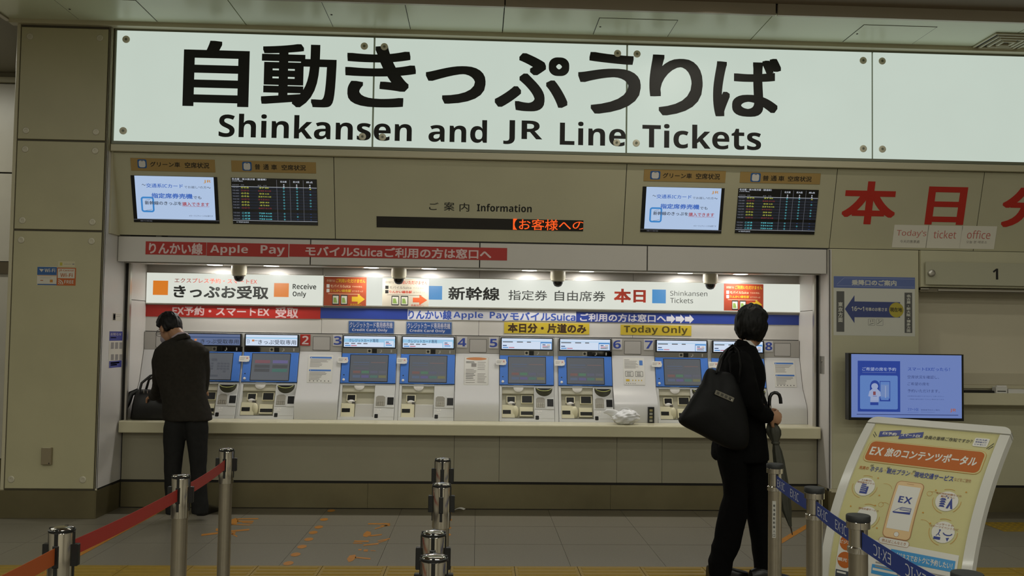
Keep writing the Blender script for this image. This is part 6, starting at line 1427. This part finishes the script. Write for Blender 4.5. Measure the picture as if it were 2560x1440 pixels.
# tote bag: a soft closed sack hanging at the near side
YBt = Y2-.235
tote_m = mat('tote_nylon', (9, 9, 9), .6, spec=.25, var=.15, scale=14, bump=.4, bscale=60)
out_ = [(1768, 918), (1757, 943), (1755, 959), (1747, 966), (1728, 995), (1707, 1030), (1689, 1053), (1715, 1070), (1743, 1082), (1783, 1105), (1822, 1124), (1858, 1128), (1874, 1112), (1872, 1060), (1864, 1010), (1852, 965), (1838, 936), (1815, 928), (1797, 930), (1782, 922)]
tote = thing('tote_bag', 'large black nylon tote bag hanging from the shoulder of the standing person', 'bag', (onY(1790, 1050, YBt).x, YBt, onY(1790, 1128, YBt).z))
pts = [onY(x, y, YBt) for x, y in out_]; cen = sum(pts, V((0, 0, 0)))/len(pts); vs = []; fs = []; n = len(pts); lev = [(1, 0), (.97, .03), (.85, .052), (.6, .066), (.3, .07)]
m = MB()
for sd in (-1, 1):
    base = len(vs)
    for sc, dp in lev:
        for p in pts:
            q = cen+(p-cen)*sc; q.y += sd*dp*(.75 if q.z > cen.z+.12 else 1)+.012*noise.noise(V((q.x*9, sd*2, q.z*7))); vs.append(q)
    vs.append(cen+V((0, sd*.072, 0))); L_ = len(lev)
    for i in range(L_-1):
        for k in range(n): j = (k+1) % n; f = (base+i*n+k, base+i*n+j, base+(i+1)*n+j, base+(i+1)*n+k); fs.append(f if sd > 0 else f[::-1])
    for k in range(n): j = (k+1) % n; f = (base+(L_-1)*n+k, base+(L_-1)*n+j, len(vs)-1); fs.append(f if sd > 0 else f[::-1])
m.add(vs, fs, tote_m); tb = m.build('bag_body', tote, 60)
sub_ = tb.modifiers.new('s', 'SUBSURF'); sub_.levels = 1; sub_.render_levels = 2
for dx, dy in ((0, -.035), (6, .05)):
    m = MB(); m.tube([onY(1790+dx, 935, YBt+dy), onY(1800+dx, 900, Y2-.2+dy*.5), onY(1815+dx, 876, Y2-.14), onY(1832+dx, 868, Y2-.1), onY(1846+dx, 882, Y2-.19+dy*.4), onY(1852+dx, 915, YBt-.03+dy), onY(1848+dx, 955, YBt+dy)], [.018, .02, .021, .022, .021, .02, .018], tote_m, 10, True, .3, up=(0, 1, 0)); m.build('strap', tote, 50)
TG = Fr(onY(1811, 990, YBt-.078), (1, .0, -.42), (.42, 0, 1)); m = MB(); m.rslab(TG, -.06, -.014, .06, .014, .004, 0, .003, mat('reflective_tag', (120, 116, 104), .35, metal=.3), .001)
tgo = m.build('name_tag', tote); m = MB()
for k in range(4): m.quad(TG, -.05+.026*k, -.008, -.034+.026*k, .008, .0034, mat('tag_dark', (70, 68, 60), .4))
m.quad(TG, .035, -.006, .052, -.002, .0034, white_p); m.build('print', tgo)
# folded umbrella
YU = Y2-.10
umb = thing('umbrella', 'folded dark grey umbrella with a black crook handle held by the standing person', 'umbrella', onY(1981, 1337, YU))
um = mat('umbrella_cloth', (60, 60, 50), .6, var=.12, scale=25)
m = MB(); m.tube([onY(x, y, YU) for x, y in ((1927, 1050), (1924, 1018), (1923.5, 1004), (1925, 992), (1929, 985), (1935.5, 981.5), (1942.5, 982.5), (1948, 987), (1951, 996), (1952, 1009))], [.009, .0095, .0105, .0105, .0105, .0105, .0105, .0105, .0105, .011], mat('umbrella_handle', (18, 18, 18), .25), 14); m.build('handle', umb, 60)
m = MB(); m.cyl(onY(1924, 1014, YU), onY(1924.5, 1020, YU), .011, .011, chrome_m, 14); m.build('ferrule', umb, 40)
cps = [((1929, 1056), 10), ((1932, 1066), 15), ((1933.5, 1076), 18), ((1935.5, 1087), 16), ((1938, 1104), 8.5), ((1940, 1112), 8), ((1943, 1128), 11), ((1947, 1152), 12.5), ((1955, 1195), 12), ((1961, 1235), 12.5), ((1966, 1272), 11.5), ((1971, 1295), 7), ((1976, 1316), 3.4)]
m = MB(); seg = 24; vs = []; fs = []
for i, ((x, y), r) in enumerate(cps):
    c = onY(x, y, YU); rr_ = r*YU/FPX
    for k in range(seg):
        t = 6.283*k/seg; g = 1+.17*math.sin(6*t+i*.35)*(.4 if i in (4, 5) else 1); vs.append(c+V((rr_*g*math.cos(t), rr_*.8*g*math.sin(t), 0)))
for i in range(len(cps)-1):
    for k in range(seg): j = (k+1) % seg; fs.append((i*seg+k, i*seg+j, (i+1)*seg+j, (i+1)*seg+k))
fs += [tuple(range(seg)), tuple(range((len(cps)-1)*seg, len(cps)*seg))]
m.add(vs, fs, um); m.build('canopy', umb, 70)
m = MB(); c = onY(1939, 1107, YU); m.lathe(c, [(.024, -.007), (.0265, 0), (.024, .008)], um, 16); m.build('closing_band', umb, 50)
m = MB(); m.tube([onY(1975.5, 1314, YU), onY(1978, 1323, YU), onY(1981, 1337, YU)], [.006, .005, .003], mat('umbrella_tip', (60, 48, 36), .4), 10); m.build('tip', umb, 50)

bpy.data.scenes.remove(LAB)
bpy.data.objects.remove(TOB); bpy.data.curves.remove(TCU)
